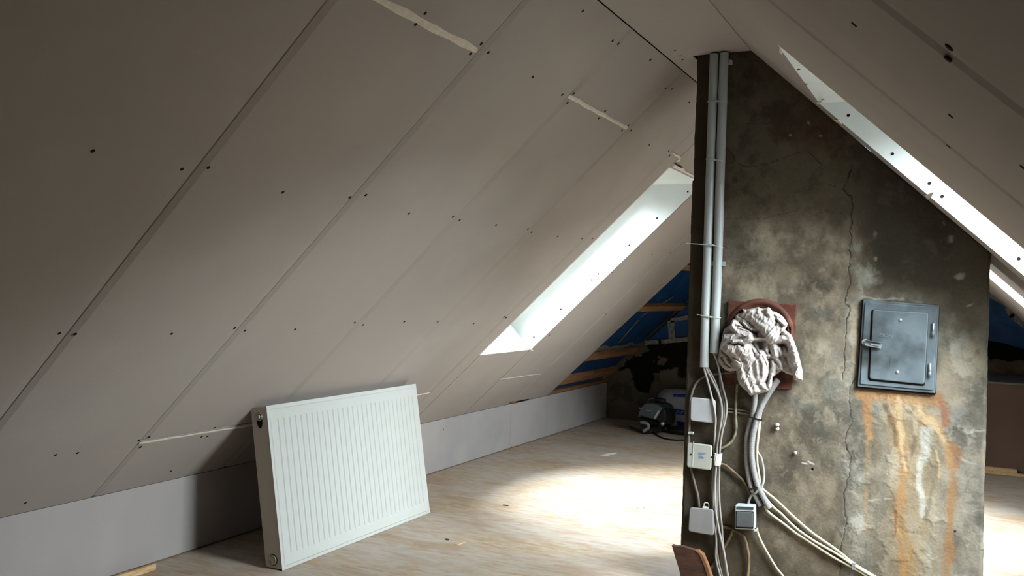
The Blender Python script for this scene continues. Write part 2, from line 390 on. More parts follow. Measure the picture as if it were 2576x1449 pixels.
# ---- flat ceiling
mb = MB()
for x0, x1, y0, y1 in ((XL+.002, XR-.001, Y0, YC-.004), (XL+.002, CL-.004, YC-.004, YC+.5), (XL+.002, XR-.001, YC+.5, YG)):
    mb.prism([(x0, y0, H), (x1, y0, H), (x1, y1, H), (x0, y1, H)], (0, 0, .0125))
struct(mb.build('ceiling', M['board']))
mb = MB()
for x0, x1, y0, y1 in ((XL-.05, XR+.05, Y0-.05, YG+.12),):
    mb.prism([(x0, y0, H+.075), (x1, y0, H+.075), (x1, y1, H+.075), (x0, y1, H+.075)], (0, 0, .02))
cb = mb.build('roof_boarding', M['batten'], bpy.data.objects['ceiling'])
# ---- knee walls
kl = struct(MB().prism([(XA-.0125, Y0, 0), (XA-.0125, YG, 0), (XA-.0125, YG, KN-.004), (XA-.0125, Y0, KN-.004)], (-.02, 0, 0)).build('wall_left', M['batten']))
kj = float(onPlane(1284, 1060, np.array([1.0, 0, 0]), XA)[1])
for a, b in ((-2.4, .1), (.1, kj-2.2), (kj-2.2, kj), (kj, YG)):
    z1 = KN-.001
    MB().prism([(XA, a+.001, .006), (XA, b-.001, .006), (XA, b-.001, z1), (XA, a+.001, z1)], (-.0125, 0, 0)).build('panel', M['knee'], kl)
kr = struct(MB().prism([(XB, Y0, 0), (XB, YG, 0), (XB, YG, KN), (XB, Y0, KN)], (.05, 0, 0)).build('wall_right', M['knee']))
struct(MB().prism([(XA-.6, Y0, 0), (XB+.6, Y0, 0), (XB+.6, Y0, H+.3), (XA-.6, Y0, H+.3)], (0, -.05, 0)).build('wall_front', M['brownpanel']))

# ---- roof windows
def window(idx, fr, w, left):
    y0, y1, z0, z1 = w; D = .24; th = thL if left else thR; sg = -1 if left else 1
    s = zL if left else zR
    B = fr.P(0, s(z0)); T = fr.P(0, s(z1)); B2 = B-fr.n*D; T2 = T+np.array([sg*D/math.sin(th), 0, 0])
    root = empty('window_%d' % idx, (B+T)/2+np.array([0, (y0+y1)/2, 0])); struct(root)
    e = (T2-B2)/np.linalg.norm(T2-B2); outn = -fr.n
    q = lambda P, y: np.array([P[0], y, P[2]])
    TH = .0125
    for y, d in ((y0, -TH), (y1, TH)):
        MB().prism([q(B-outn*0, y), q(T, y), q(T2, y), q(B2, y)], (0, d, 0)).build('reveal', M['daylit_board'], root)
    MB().prism([q(T, y0-.012), q(T, y1+.012), q(T2, y1+.012), q(T2, y0-.012)], (0, 0, TH)).build('reveal', M['daylit_board'], root)
    MB().prism([q(B, y0-.012), q(B, y1+.012), q(B2, y1+.012), q(B2, y0-.012)], (sg*TH, 0, 0)).build('reveal', M['daylit_board'], root)
    # frame ring at the roof plane
    L = np.linalg.norm(T2-B2); F2 = Frame(B2, e, outn)
    mb = MB(); fw = .078
    for a, b, c, d in ((y0-.04, y1+.04, -.05, fw), (y0-.04, y1+.04, L-fw, L+.05), (y0-.04, y0+fw, fw, L-fw), (y1-fw, y1+.04, fw, L-fw)):
        mb.prism([F2.P(a, c, -.0), F2.P(b, c, 0), F2.P(b, d, 0), F2.P(a, d, 0)], outn*.06)
    mb.build('window_frame', M['frame'], root)
    MB().prism([F2.P(y0+fw, fw, .03), F2.P(y1-fw, fw, .03), F2.P(y1-fw, L-fw, .03), F2.P(y0+fw, L-fw, .03)], outn*.002).build('pane', M['glass'], root, fix=True)
    # portal: guides daylight sampling through the pane, gives off no light itself
    ld = bpy.data.lights.new('daylight_portal', 'AREA'); ld.shape = 'RECTANGLE'; ld.size = y1-y0-2*fw; ld.size_y = L-2*fw; ld.cycles.is_portal = True
    lo = bpy.data.objects.new('daylight_portal', ld); COL.objects.link(lo)
    c = F2.P((y0+y1)/2, L/2, .075); zz = Vector(outn); xx = Vector((0, 1, 0)); yy = zz.cross(xx)
    lo.matrix_world = Matrix(((xx.x, yy.x, zz.x, c[0]), (xx.y, yy.y, zz.y, c[1]), (xx.z, yy.z, zz.z, c[2]), (0, 0, 0, 1)))
    return root
w1 = window(1, FL, LW, True); w2 = window(2, FR, RW1, False); w3 = window(3, FR, RW2, False)

# ---- joint filler seams
def ragged(fr, pa, pb, wid, parent, seed, name='filler', mat='filler', h=.0012, jag=.13):
    (ya, sa), (yb, sb) = fr.px(*pa), fr.px(*pb); n = 60; rs = np.random.RandomState(seed); mbv = []; 
    d = np.array([yb-ya, sb-sa]); L = np.linalg.norm(d); d /= L; p = np.array([-d[1], d[0]])
    A = []; B = []
    for i in range(n+1):
        t = i/n; c = np.array([ya, sa])+d*L*t; w = wid/2*(1+jag*2*math.sin(i*.37+seed)*math.sin(i*.11+2*seed)+jag*.5*(rs.rand()-.5))*(1 if 0 < i < n else .55)
        w2_ = wid/2*(1+jag*2*math.sin(i*.29+3*seed)*math.sin(i*.17+seed)+jag*.5*(rs.rand()-.5))
        A.append(c+p*w); B.append(c-p*w2_)
    V = []; F = []
    for a, b in zip(A, B):
        m = (a+b)/2
        V += [fr.P(a[0], a[1], .0009), fr.P(m[0], m[1], .0009+h), fr.P(b[0], b[1], .0009), fr.P(m[0], m[1], -.004)]
    for i in range(n):
        for k in range(4): F.append((i*4+k, i*4+(k+1) % 4, (i+1)*4+(k+1) % 4, (i+1)*4+k))
    F += [(0, 1, 2, 3), (n*4+3, n*4+2, n*4+1, n*4)]
    o = mesh(name, V, F, M[mat], parent); fix_normals(o); return o
ragged(FL, (820, -72), (1200, 128), .019, ceilL, 1)
ragged(FL, (1430, 241), (1578, 323), .014, ceilL, 2)
ragged(FL, (350, 1115), (640, 1068), .013, ceilL, 3)
ragged(FL, (1000, 1003), (1080, 988), .011, ceilL, 4)
ragged(FL, (1257, 954), (1362, 940), .009, ceilL, 5)
ragged(FL, (1322, 876), (1341, 881), .008, ceilL, 6, jag=.8)

# ---- screw heads in the boards (small, one mesh per surface)
def screws(fr, pts, parent, r=.0052, name='screw_heads'):
    mb = MB()
    for q in pts:
        y, s = fr.px(*q); mb.lathe(fr.P(y, s, .0009), fr.n, [(r, 0), (r*.8, .0009), (.0004, .0011)], 10)
    o = mb.build(name, M['screw'], parent, fix=True); o['kind'] = 'stuff'; return o
screws(FL, [(233,379),(457,425),(524,421),(711,483),(880,496),(920,490),(149,838),(189,840),(431,839),(590,825),(616,831),(742,828),(892,811),(913,817),(1017,809),(1028,537),(1139,545),(1156,553),(1248,566),(1328,576),(1337,584),(1403,594),(1464,600),(1490,600),(1045,61),(1069,33),(1183,135),(1210,110),(1228,132),(1466,27),(1541,102),(1555,110),(1340,193),(1414,238),(1443,235),(1427,258),(1636,150),(1522,279),(1506,297),(1581,315),(1564,328),(1587,328),(1674,222),(1689,224),(1733,257),(1633,364),(1682,379),(1684,392),(140,1144),(195,1139),(350,1107),(375,1099),(354,1124),(539,1076),(507,1098),(522,1097),(63,1265),(429,1185),(1101,809),(1191,814),(1268,797),(1274,799),(1541,685),(1640,640),(1606,623),(1382,843),(1685,636),(1523,790)], ceilL)
screws(FR, [(2389,118),(2385,147),(2393,290),(2388,367),(2575,420),(2150,60)], ceilR)
# knee wall screws
FK = Frame((XA, 0, 0), (0, 0, 1), (1, 0, 0))
screws(FK, [(537,1361),(1095,1186),(1224,1146),(1275,1128),(1287,1124),(1322,1112),(1350,1104),(1115,1080)], kl, .0035)
# reveal screws
def plane_screws(pts, P0, n, parent, r=.005):
    mb = MB(); n = np.array(n, float); P0 = np.array(P0, float)
    for q in pts: mb.lathe(onPlane(q[0], q[1], n, float(P0@n))+n*.0001, n, [(r, 0), (r*.95, .001), (.0004, .0004)], 10)
    o = mb.build('screw_heads', M['screw'], parent); o['kind'] = 'stuff'
plane_screws([(1730,482),(1653,549),(1583,617),(1505,689),(1489,704),(1411,778),(1343,848)], (0, LW[1], 0), (0, -1, 0), w1)
plane_screws([(2134,290),(2245,387),(2338,461),(2370,494),(2563,651)], (0, RW1[1], 0), (0, -1, 0), w2)
plane_screws([(2009,174),(2028,211),(2070,249)], (0, 0, RW1[3]), (0, 0, -1), w2)
plane_screws([(1698,127),(1711,140),(1717,150)], (0, 0, H), (0, 0, -1), bpy.data.objects['ceiling'], .0035)

# ---- broken plaster flakes at the window corners
def flake(fr, poly, h, parent, mat='filler', name='plaster_flake'):
    P = [fr.P(*fr.px(*q), h) for q in poly]
    return MB().prism(P, fr.n*.0035).build(name, M[mat], parent)
flake(FL, [(1690,383),(1714,394),(1711,400),(1697,391)], .0, ceilL)
flake(FL, [(1708,392),(1714,394),(1707,406),(1698,404),(1706,401)], .0, ceilL)
flake(FL, [(1693,408),(1697,409),(1716,419),(1712,421)], .0005, ceilL, 'screw', 'plaster_crack')
flake(FL, [(1695,413),(1712,421),(1722,424),(1716,433),(1708,427),(1700,424),(1692,420)], .0, ceilL)
flake(FL, [(1718,426),(1746,441),(1746,447),(1716,431)], .0, ceilL)
flake(FR, [(2055,256),(2070,252),(2064,260),(2058,262)], .0, ceilR)
flake(FR, [(2098,300),(2112,300),(2120,312),(2110,306)], .0, ceilR)
flake(FR, [(2328,490),(2352,480),(2345,494),(2336,500)], .0, ceilR)
flake(FR, [(1964,118),(1970,124),(1968,135),(1962,128)], .0, ceilR)
# dark open slot in the top of the knee wall with a wood splinter
MB().prism([FL.P(*FL.px(1283,1012), .0006), FL.P(*FL.px(1330,1003), .0006), FL.P(*FL.px(1328,1008), .0006), FL.P(*FL.px(1292,1016), .0006)], FL.n*.0012).build('open_joint', M['hole'], ceilL)
MB().prism([FL.P(*FL.px(1283,1010), .0016), FL.P(*FL.px(1298,1009), .0016), FL.P(*FL.px(1294,1014), .0016), FL.P(*FL.px(1285,1013), .0016)], FL.n*.003).build('wood_splinter', M['batten'], ceilL)

# ---- open roof beyond the boards: battens, tape
def strip(fr, pa, pb, w, h, t, parent, name, mat, over=0.0):
    A = np.array(fr.px(*pa)); B = np.array(fr.px(*pb)); d = (B-A)/np.linalg.norm(B-A); p = np.array([-d[1], d[0]])*w/2; A = A-d*over; B = B+d*over
    return MB().prism([fr.P(*(A+p), h), fr.P(*(B+p), h), fr.P(*(B-p), h), fr.P(*(A-p), h)], fr.n*t).build(name, M[mat], parent)
def batten(s_, y0=6.04, y1=7.27, w=.05, mat='batten'):
    return MB().prism([FL.P(y0, s_-w/2, -.054), FL.P(y1, s_-w/2, -.054), FL.P(y1, s_+w/2, -.054), FL.P(y0, s_+w/2, -.054)], FL.n*.034).build('batten', M[mat], ceilL)
for s_ in (.115, .375, .92, 1.35, 1.8, 2.2): batten(s_, w=.075 if s_ < .2 else .052)
for s_ in (.3, .8, 1.3, 1.8):
    MB().prism([FR.P(6.9, s_, -.054), FR.P(7.27, s_, -.054), FR.P(7.27, s_+.05, -.054), FR.P(6.9, s_+.05, -.054)], FR.n*.034).build('batten', M['batten'], ceilR)
FLb = Frame(FL.P(0, 0, -.052), FL.e, FL.n)
strip(FLb, (1556,862), (1606,805), .03, 0, .0015, ceilL, 'tape', 'tape'); strip(FLb, (1614,795), (1692,748), .03, 0, .0015, ceilL, 'tape', 'tape')
ragged(FLb, (1492,880), (1640,862), .045, ceilL, 21, 'tape', 'tape', jag=.5)
ragged(FLb, (1420,956), (1470,948), .03, ceilL, 22, 'tape', 'tape', jag=.6)
# top rail of the knee wall
MB().prism([(XA-.012, 6.036, KN), (XA-.012, YG-.01, KN), (XA+.012, YG-.01, KN+.028), (XA+.012, 6.036, KN+.028)], (-.03, 0, .0)).build('wall_plate', M['batten'], kl)

# ---- gable wall
def gable():
    step = .008; xs = np.arange(XA-.06, XB+.08, step); zs = np.arange(-.02, H+.12, step); X, Z = np.meshgrid(xs, zs, indexing='ij')
    P = np.stack([X, np.full_like(X, YG), Z], -1); px, py = topx(P)
    n1 = fbm(X*7, Z*7, 3); wx = px+(fbm(X*22, Z*22, 11)-.5)*26; wy = py+(fbm(X*22, Z*22, 15)-.5)*26
    c = lin([88, 81, 69])[None, None]*(.75+.5*n1[..., None])
    c = c*np.where(fbm(X*4, Z*4, 31) > .6, .7, 1.0)[..., None]
    patch = inside(wx, wy, [(1545,940),(1568,928),(1590,930),(1594,944),(1586,952),(1598,976),(1614,990),(1630,988),(1640,972),(1642,944),(1662,932),(1690,926),(1710,926),(1712,952),(1726,958),(1800,985),(1900,960),(2150,930),(2400,905),(2640,905),(2640,850),(1800,850),(1640,866),(1618,888),(1568,915)])
    blob = inside(wx, wy, [(1650,918),(1654,902),(1670,896),(1680,904),(1670,920)])
    band = inside(wx, wy, [(2400,905),(2640,905),(2640,935),(2400,935)])
    patch &= ~blob
    sm = patch.astype(float)
    c = c*(1-sm[..., None])+lin([22, 20, 18])*sm[..., None]
    c = np.where(band[..., None], lin([112, 97, 76])*(.6+.8*n1[..., None]), c)
    y = YG+.0-(.018*fbm(X*6, Z*6, 41)+.010*fbm(X*30, Z*30, 43))+.03*sm
    V = np.stack([X, y, Z], -1).reshape(-1, 3); F = grid_faces(len(xs), len(zs))
    o = fast_mesh('wall_back', V, F, attr_mat('rough_gable_mortar', .95, .8, 60), colors=c.reshape(-1, 3)); struct(o)
    MB().prism([(XA-.6, YG+.06, 0), (XB+.6, YG+.06, 0), (XB+.6, YG+.06, H+.3), (XA-.6, YG+.06, H+.3)], (0, .05, 0)).build('masonry_core', M['hole'], o)
    # blue foil hung over the upper gable
    xs = np.linspace(XA+.25, XB-.2, 150); n = 60; V = []
    for x in xs:
        zlo = float(np.interp(x, [-2.4, -2.14, -2.0, 0, .15, .4, 1.0], [.66, .69, .70, .78, .80, .745, .7]))
        ztop = min(H+.05, KN+(x-XA)*math.tan(thL)+.03, H-(x-XR)*TR+.03)
        for k in range(n):
            z = zlo+(max(ztop, zlo+.01)-zlo)*k/(n-1)
            yy = YG-.040-.012*mnoise.noise(Vector((x*7, z*9, 1)))-.004*mnoise.noise(Vector((x*25, z*30, 4)))
            V.append((x, yy, z+ (.012*mnoise.noise(Vector((x*9, 0, 7))) if k == 0 else 0)))
    fast_mesh('membrane', V, grid_faces(len(xs), n), M['membrane'], o)
    def gstrip(pts, w, name='tape'):
        mb = MB()
        for (a, b), (c_, d) in zip(pts, pts[1:]):
            A = onY(a, b, YG-.062); B = onY(c_, d, YG-.062); t = (B-A)/np.linalg.norm(B-A); p = np.array([-t[2], 0, t[0]])*w/2; A = A-t*w*.3; B = B+t*w*.3
            mb.prism([A+p, B+p, B-p, A-p], (0, .0015, 0))
        return mb.build(name, M['tape'], o)
    gstrip([(1690,846),(1688,812)], .055); gstrip([(1690,806),(1735,797)], .035)
    gstrip([(1626,862),(1660,860),(1740,852)], .035); 
    gstrip([(2492,742),(2530,765),(2545,795),(2580,822)], .035)
    return o
wallb = gable()
# boxed-in step in front of the right half of the gable
bx = struct(MB().prism([(-.5, 6.44, 0), (XB, 6.44, 0), (XB, 6.44, .553), (-.5, 6.44, .553)], (0, YG-6.46, 0)).build('trim_1', M['brownpanel']))
MB().prism([(-.51, 6.425, .553), (XB, 6.425, .553), (XB, YG-.025, .553), (-.51, YG-.025, .553)], (0, 0, .012)).build('ledge_board', M['ledge'], bx)
MB().prism([(-.5, 6.405, 0), (.33, 6.405, 0), (.33, 6.405, .034), (-.5, 6.405, .034)], (0, .034, 0)).build('batten', M['pine_light'], bx)
MB().prism([(-.5, 6.375, 0), (XB, 6.375, 0), (XB, 6.375, .014), (-.5, 6.375, .014)], (0, .028, 0)).build('batten', M['pine_light'], bx)

# ================================================================== CHIMNEY
CRACKS = [
 ([(2142,425),(2132,455),(2121,476),(2142,495),(2146,522),(2141,542),(2145,563),(2137,587),(2141,599),(2136,628),(2140,647),(2135,676),(2137,700),(2139,716),(2127,746),(2127,762),(2137,778),(2130,803),(2126,855),(2124,917),(2120,953)], 2.6),
 ([(2152,948),(2140,974),(2137,1021),(2145,1057),(2127,1093),(2129,1124),(2142,1155),(2137,1196),(2122,1243),(2124,1269),(2130,1315),(2116,1377),(2112,1449)], 2.2),
 ([(1830,373),(1837,378),(1848,400),(1863,416),(1887,418),(1923,413),(1971,398),(2015,382)], 1.7),
 ([(2031,378),(2048,395),(2066,413)], 2.0), ([(2142,362),(2115,384),(2089,396)], 1.2), ([(2066,413),(2050,432),(2040,452),(2080,464),(2121,476)], 1.0),
 ([(1746,400),(1760,400),(1781,389)], 1.6),
 ([(1828,548),(1880,551),(1925,549),(1959,541),(2012,527),(2051,541),(2080,529),(2140,540)], .9),
 ([(1868,312),(1925,310),(1945,305)], 1.2), ([(1936,312),(1940,338)], .8), ([(2095,310),(2091,340)], 1.0), ([(2400,575),(2398,615)], 1.2),
 ([(1845,728),(1852,740),(1868,750)], 1.0), ([(2160,490),(2148,500)], 1.0),
]
def chimney():
    nu, nv = 400, 760
    zs = np.linspace(0, 1.9139-.001, nv); U = np.linspace(0, 1, nu)
    xl = CL+.0108*zs/H+.0025*(fbm(zs*9, zs*0+3, 5)-.5)*2+.0012*(fbm(zs*60, zs*0+3, 6)-.5)*2
    xl = xl-np.where(zs < 1.465, .004, 0)
    xr = CR+.004*(fbm(zs*7, zs*0+9, 8)-.5)*2+.0015*(fbm(zs*60, zs*0+9, 9)-.5)*2
    xr = np.minimum(xr, XR+(H-zs)/TR)
    X = xl[None]+(xr-xl)[None]*U[:, None]; Z = np.broadcast_to(zs[None], X.shape)
    P = np.stack([X, np.full_like(X, YC), Z], -1); px, py = topx(P)
    wx = px+(fbm(X*14, Z*14, 21)-.5)*34+(fbm(X*70, Z*70, 22)-.5)*10; wy = py+(fbm(X*14, Z*14, 25)-.5)*34
    n1 = fbm(X*5, Z*5, 2, 6, .6); n2 = fbm(X*13+4, Z*13, 61, 6, .6); n3 = fbm(X*40, Z*22, 71, 4, .6); n4 = fbm(X*28, Z*6, 81, 5, .6)
    def mixc(c, col, m): return c*(1-m[..., None])+lin(col)*m[..., None]
    c = np.broadcast_to(lin([130, 118, 102]), X.shape+(3,)).copy()
    c = mixc(c, [116, 108, 94], sstep(.42, .62, n1)); c = mixc(c, [154, 144, 126], sstep(.55, .72, n2)*.7)
    c = mixc(c, [100, 94, 82], sstep(.60, .72, fbm(X*9, Z*9, 91, 6, .6))*.8)
    # cooler grey lower right, grey plaster between crack and the hatch
    low = sstep(2105, 2150, wx)*sstep(720, 790, wy)
    c = mixc(c, [142, 137, 126], low*.75); c = mixc(c, [172, 169, 160], low*sstep(.52, .66, n2)*.8); c = mixc(c, [104, 99, 90], low*sstep(.55, .68, n1)*.7)
    # greyer smudges left of crack
    def blob(cx, cy, rx, ry): return np.clip(1-((wx-cx)/rx)**2-((wy-cy)/ry)**2, 0, 1)**.7
    for q in ((2090,1010,35,90),(2075,1110,30,90),(2050,1180,50,40),(2010,840,18,60),(2080,760,50,50),(2090,880,25,60),(2060,1260,60,25),(2010,1020,50,25),(2165,870,10,60)):
        c = mixc(c, [106, 104, 98], blob(*q)*sstep(.35, .6, n2)*.75)
    for q in ((2050,900,40,60),(2150,860,12,90),(1890,720,60,50),(2090,1050,20,40),(1960,620,90,40),(2450,900,40,60),(2050,1350,40,60)):
        c = mixc(c, [172, 160, 138], blob(*q)*.55)
    m1 = fbm(X*11+7, Z*8, 301, 7, .68); m2 = fbm(X*26+7, Z*20, 311, 6, .66)
    c = c*(.52+.62*sstep(.30, .70, m1))[..., None]
    c = mixc(c, [86, 82, 70], sstep(.56, .64, m2)*sstep(.40, .55, n1)*.45); c = mixc(c, [160, 148, 127], sstep(.60, .66, 1-m2+.08*(m1-.5))*.3)
    # soot: dark brown upper part with a soft tide line
    soot = 1-sstep(470, 600, wy+ (n1-.5)*140)
    c = mixc(c, [88, 78, 64], soot*.85); c = mixc(c, [62, 52, 44], soot*sstep(.5, .7, n2)*.7)
    c = mixc(c, [84, 56, 44], soot*blob(2040, 330, 110, 60)*.5)
    # black damp zone right of the crack under the slope
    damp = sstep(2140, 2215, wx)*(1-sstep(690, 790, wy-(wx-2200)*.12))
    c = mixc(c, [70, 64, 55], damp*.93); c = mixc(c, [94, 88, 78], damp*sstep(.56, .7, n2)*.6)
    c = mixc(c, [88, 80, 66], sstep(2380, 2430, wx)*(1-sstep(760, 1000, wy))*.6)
    for q in ((2155,640,22,60),(2190,590,22,14),(2175,570,14,10),(2190,672,14,14),(2200,655,10,8),(2160,735,12,26),(2180,700,40,30),(2390,600,16,12),(2420,690,16,10),(2368,560,16,14),(2035,302,6,5),(2062,340,4,4),(1985,340,5,5)):
        c = mixc(c, [160, 158, 148], blob(*q)*sstep(.4, .62, n3*.5+n2*.5)*.9)
    # left strip: grimy old render, with the pipes' shade also painted in
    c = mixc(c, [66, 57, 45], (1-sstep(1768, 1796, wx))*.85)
    c = mixc(c, [72, 64, 53], (1-sstep(1850, 1990, wx))*sstep(900, 1000, wy)*.6); c = mixc(c, [78, 68, 56], sstep(1250, 1450, wy)*(1-sstep(2080, 2180, wx))*.5)  # towel and pipe shade painted lower left; foot darkened for dirt and shade
    c = mixc(c, [176, 160, 136], blob(2152, 860, 13, 105)*.75); c = mixc(c, [170, 156, 134], sstep(2350, 2370, wx)*(1-sstep(2400,2450,wx))*sstep(860,900,wy)*(1-sstep(1000,1040,wy))*.5)
    # rust runs below the hatch
    rx = px+(fbm(X*30, Z*12, 121)-.5)*26+(fbm(X*90, Z*50, 122)-.5)*7; ry = py+(fbm(X*30, Z*30, 125)-.5)*24
    def run(pts, w0, w1, col, k, soft=.55, tex=None):
        nonlocal c
        soft = soft*.35; g_ = sum(col)/3; col = [g_+(q-g_)*.82 for q in col]; k = k*(.72+.28*sstep(.35, .6, n3))
        d, t = dpoly(rx, ry, pts); w = w0+(w1-w0)*t; m = (1-sstep(w*soft, w, d))*k
        if tex is not None: m = m*tex
        c = mixc(c, col, m)
    tx = .55+.45*sstep(.35, .6, n4); low2 = low*sstep(960, 1100, wy)
    run([(2275,1050),(2290,1250),(2290,1449)], 130, 120, [158, 134, 98], .7, .2)
    run([(2170,985),(2250,992),(2355,1003)], 26, 28, [176, 128, 80], .9)
    run([(2182,1005),(2178,1050),(2190,1100)], 24, 10, [168, 118, 70], .8)
    run([(2186,1100),(2182,1250),(2190,1340)], 9, 6, [176, 138, 84], .55, .3, tx)
    run([(2205,1018),(2206,1070)], 16, 16, [122, 117, 102], .95); run([(2228,1022),(2250,1060),(2256,1120)], 15, 10, [98, 76, 56], .9)
    run([(2215,1090),(2225,1180),(2215,1300)], 14, 10, [128, 122, 108], .8)
    run([(2252,1000),(2266,1060),(2270,1180),(2264,1300),(2270,1449)], 24, 16, [172, 124, 74], .85, .5, tx)
    run([(2262,1000),(2270,1080),(2272,1180)], 13, 8, [194, 166, 122], .9, .3)
    run([(2252,1290),(2254,1342)], 7, 5, [150, 88, 44], .8)
    run([(2275,1330),(2290,1449)], 22, 30, [164, 124, 70], .75, .3, tx)
    run([(2300,1000),(2330,1060),(2365,1085),(2384,1120),(2392,1170)], 26, 18, [178, 138, 92], .85)
    run([(2310,1020),(2345,1075),(2376,1105)], 11, 9, [196, 168, 122], .85)
    run([(2390,1130),(2396,1220),(2392,1300),(2388,1380),(2378,1449)], 20, 15, [162, 114, 66], .8, .5, tx)
    run([(2366,1000),(2380,1030),(2378,1060)], 22, 18, [150, 92, 60], .85); run([(2400,1120),(2416,1150),(2410,1170)], 17, 14, [156, 102, 60], .8)
    run([(2312,1040),(2300,1090)], 16, 12, [186, 168, 138], .7)
    run([(2296,1100),(2292,1140)], 10, 8, [108, 92, 74], .8)
    run([(2328,1085),(2322,1150),(2312,1200),(2318,1250),(2322,1300)], 21, 10, [182, 179, 168], .9)
    run([(2352,1150),(2345,1220),(2330,1300)], 9, 8, [120, 108, 90], .8, .4, tx)
    run([(2356,1130),(2360,1200)], 5, 5, [200, 160, 100], .6)
    run([(2340,1380),(2338,1449)], 14, 8, [160, 156, 146], .6)
    run([(2165,984),(2200,986),(2352,998)], 3.5, 3.5, [120, 62, 38], .45)
    # pale chipped plaster lines
    for pts in ([(2128,1160),(2160,1165)], [(2412,1078),(2440,1084),(2478,1084)], [(2415,1284),(2440,1290),(2470,1288)], [(2132,1228),(2150,1238),(2168,1250)], [(2190,1256),(2240,1258)], [(2430,976),(2450,978)], [(2405,1150),(2470,1172)], [(2425,770),(2445,762),(2472,756)], [(2172,752),(2250,748),(2320,760)], [(2128,760),(2140,772),(2152,768)]):
        d, t = dpoly(rx, ry, pts); c = mixc(c, [176, 173, 163], (1-sstep(.5, 4.5, d))*.6*sstep(.35, .6, n3))
    # pale scratches and drill marks
    for pts in ([(2018,1164),(2030,1167)], [(2033,1161),(2048,1168)]):
        d, t = dpoly(px, py, pts); c = mixc(c, [205, 202, 194], (1-sstep(1, 2.4, d))*.85)
    d = np.hypot(px-2043, py-1181); hole = 1-sstep(2.2, 3.2, d); c = mixc(c, [12, 10, 9], hole)
    d = np.hypot(px-2402, py-1337); c = mixc(c, [30, 26, 22], 1-sstep(3, 4, d))
    for q in ((1993,1180,7),(1928,1028,3),(2015,1082,4),(2024,1100,4)):
        d = np.hypot(wx-q[0], wy-q[1]); c = mixc(c, [84, 76, 66], (1-sstep(q[2]*.5, q[2], d))*.6)
    gro = np.zeros(X.shape)
    jx = px+(fbm(X*60, Z*60, 131, 3)-.5)*9; jy = py+(fbm(X*60, Z*60, 135, 3)-.5)*5
    for pts, w in CRACKS:
        d, t = dpoly(jx, jy, pts); w = w*.5; m = 1-sstep(w*.45, w*1.3, d); gro = np.maximum(gro, m*min(1, w/2)); c = mixc(c, [34, 28, 23], m*min(1, .45+w*.35))
    c = c*.70
    # relief
    h = .0022*(n1-.5)*2+.0016*(n2-.5)*2+.0007*(n3-.5)*2+.003*low*(sstep(.5, .6, n2))*.5-.0032*gro-.012*hole
    step = sstep(0, 4, dpoly(jx, jy, [(1746,401),(1760,400),(1781,389)])[0])
    y = YC-h+.0; y = np.clip(y, YC-.006, None)
    # round off the outer corners a little
    ed = np.minimum((X-xl[None]), (CR-X)); y = y+.006*(1-sstep(0, .008, ed))
    V = np.stack([X, y, Z], -1).reshape(-1, 3); F = grid_faces(nu, nv)
    cols = c.reshape(-1, 3); base = len(V); E = []; 
    # sides
    L_ = np.stack([X[0], np.full(nv, YC+.49), Z[0]], -1); R_ = np.stack([X[-1], np.full(nv, YC+.49), Z[-1]], -1)
    V = np.concatenate([V, L_, R_]); cols = np.concatenate([cols, c[0], c[-1]])
    j = np.arange(nv-1); Fl = np.stack([j, j+1, base+j+1, base+j], -1); Fr = np.stack([(nu-1)*nv+j, base+nv+j, base+nv+j+1, (nu-1)*nv+j+1], -1)
    Fb = np.stack([base+j, base+j+1, base+nv+j+1, base+nv+j], -1)
    F = np.concatenate([F, Fl, Fr, Fb])
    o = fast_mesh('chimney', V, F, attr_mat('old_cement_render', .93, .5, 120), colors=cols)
    tag(o, 'old cement-rendered chimney stack, cracked and stained with orange rust', 'chimney')
    return o
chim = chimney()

# ================================================================== THINGS ON THE CHIMNEY
YF = YC-.004      # face
def C(px, py, off=0.0): return onY(px, py, YF-off)
def cable(name, pts, r, off, label, mat='cablegrey', cat='cable', group=None, n=8, sub=7):
    """pts: (px, py[, off])"""
    P = [C(q[0], q[1], q[2] if len(q) > 2 else off) for q in pts]
    S = spline(P, sub); o = MB().tube(S, r, n).build(name, M[mat], None, True)
    tag(o, label, cat, group); return o

# --- two rigid pipes
def pipe(cx, label):
    P = [C(x, y, .021) for x, y in cx]; P = spline(P, 6); r = .0158
    root = MB().tube(P, r, 24, cap=False)
    # open end: inner wall
    root.tube([P[-1], P[-1]+(P[-2]-P[-1])*2], r*.86, 24, cap=False)
    o = root.build('conduit_pipe', M['pvc'], None, True, fix=False)
    # rim
    d = P[-1]-P[-2]; d /= np.linalg.norm(d)
    MB().lathe(P[-1]-d*.001, d, [(r*.86, 0), (r*1.02, 0), (r*1.02, .0015), (r*.86, .0015)], 24).build('rim', M['pvc'], o, True)
    return tag(o, label, 'pipe')
p1 = pipe([(1797,137),(1788,400),(1780,650),(1775,800),(1772,923)], 'grey plastic conduit pipe, the left and longer one of the pair on the chimney')
p2 = pipe([(1822,134),(1813,400),(1806,650),(1801,780),(1797,888)], 'grey plastic conduit pipe, the right and shorter one of the pair on the chimney')

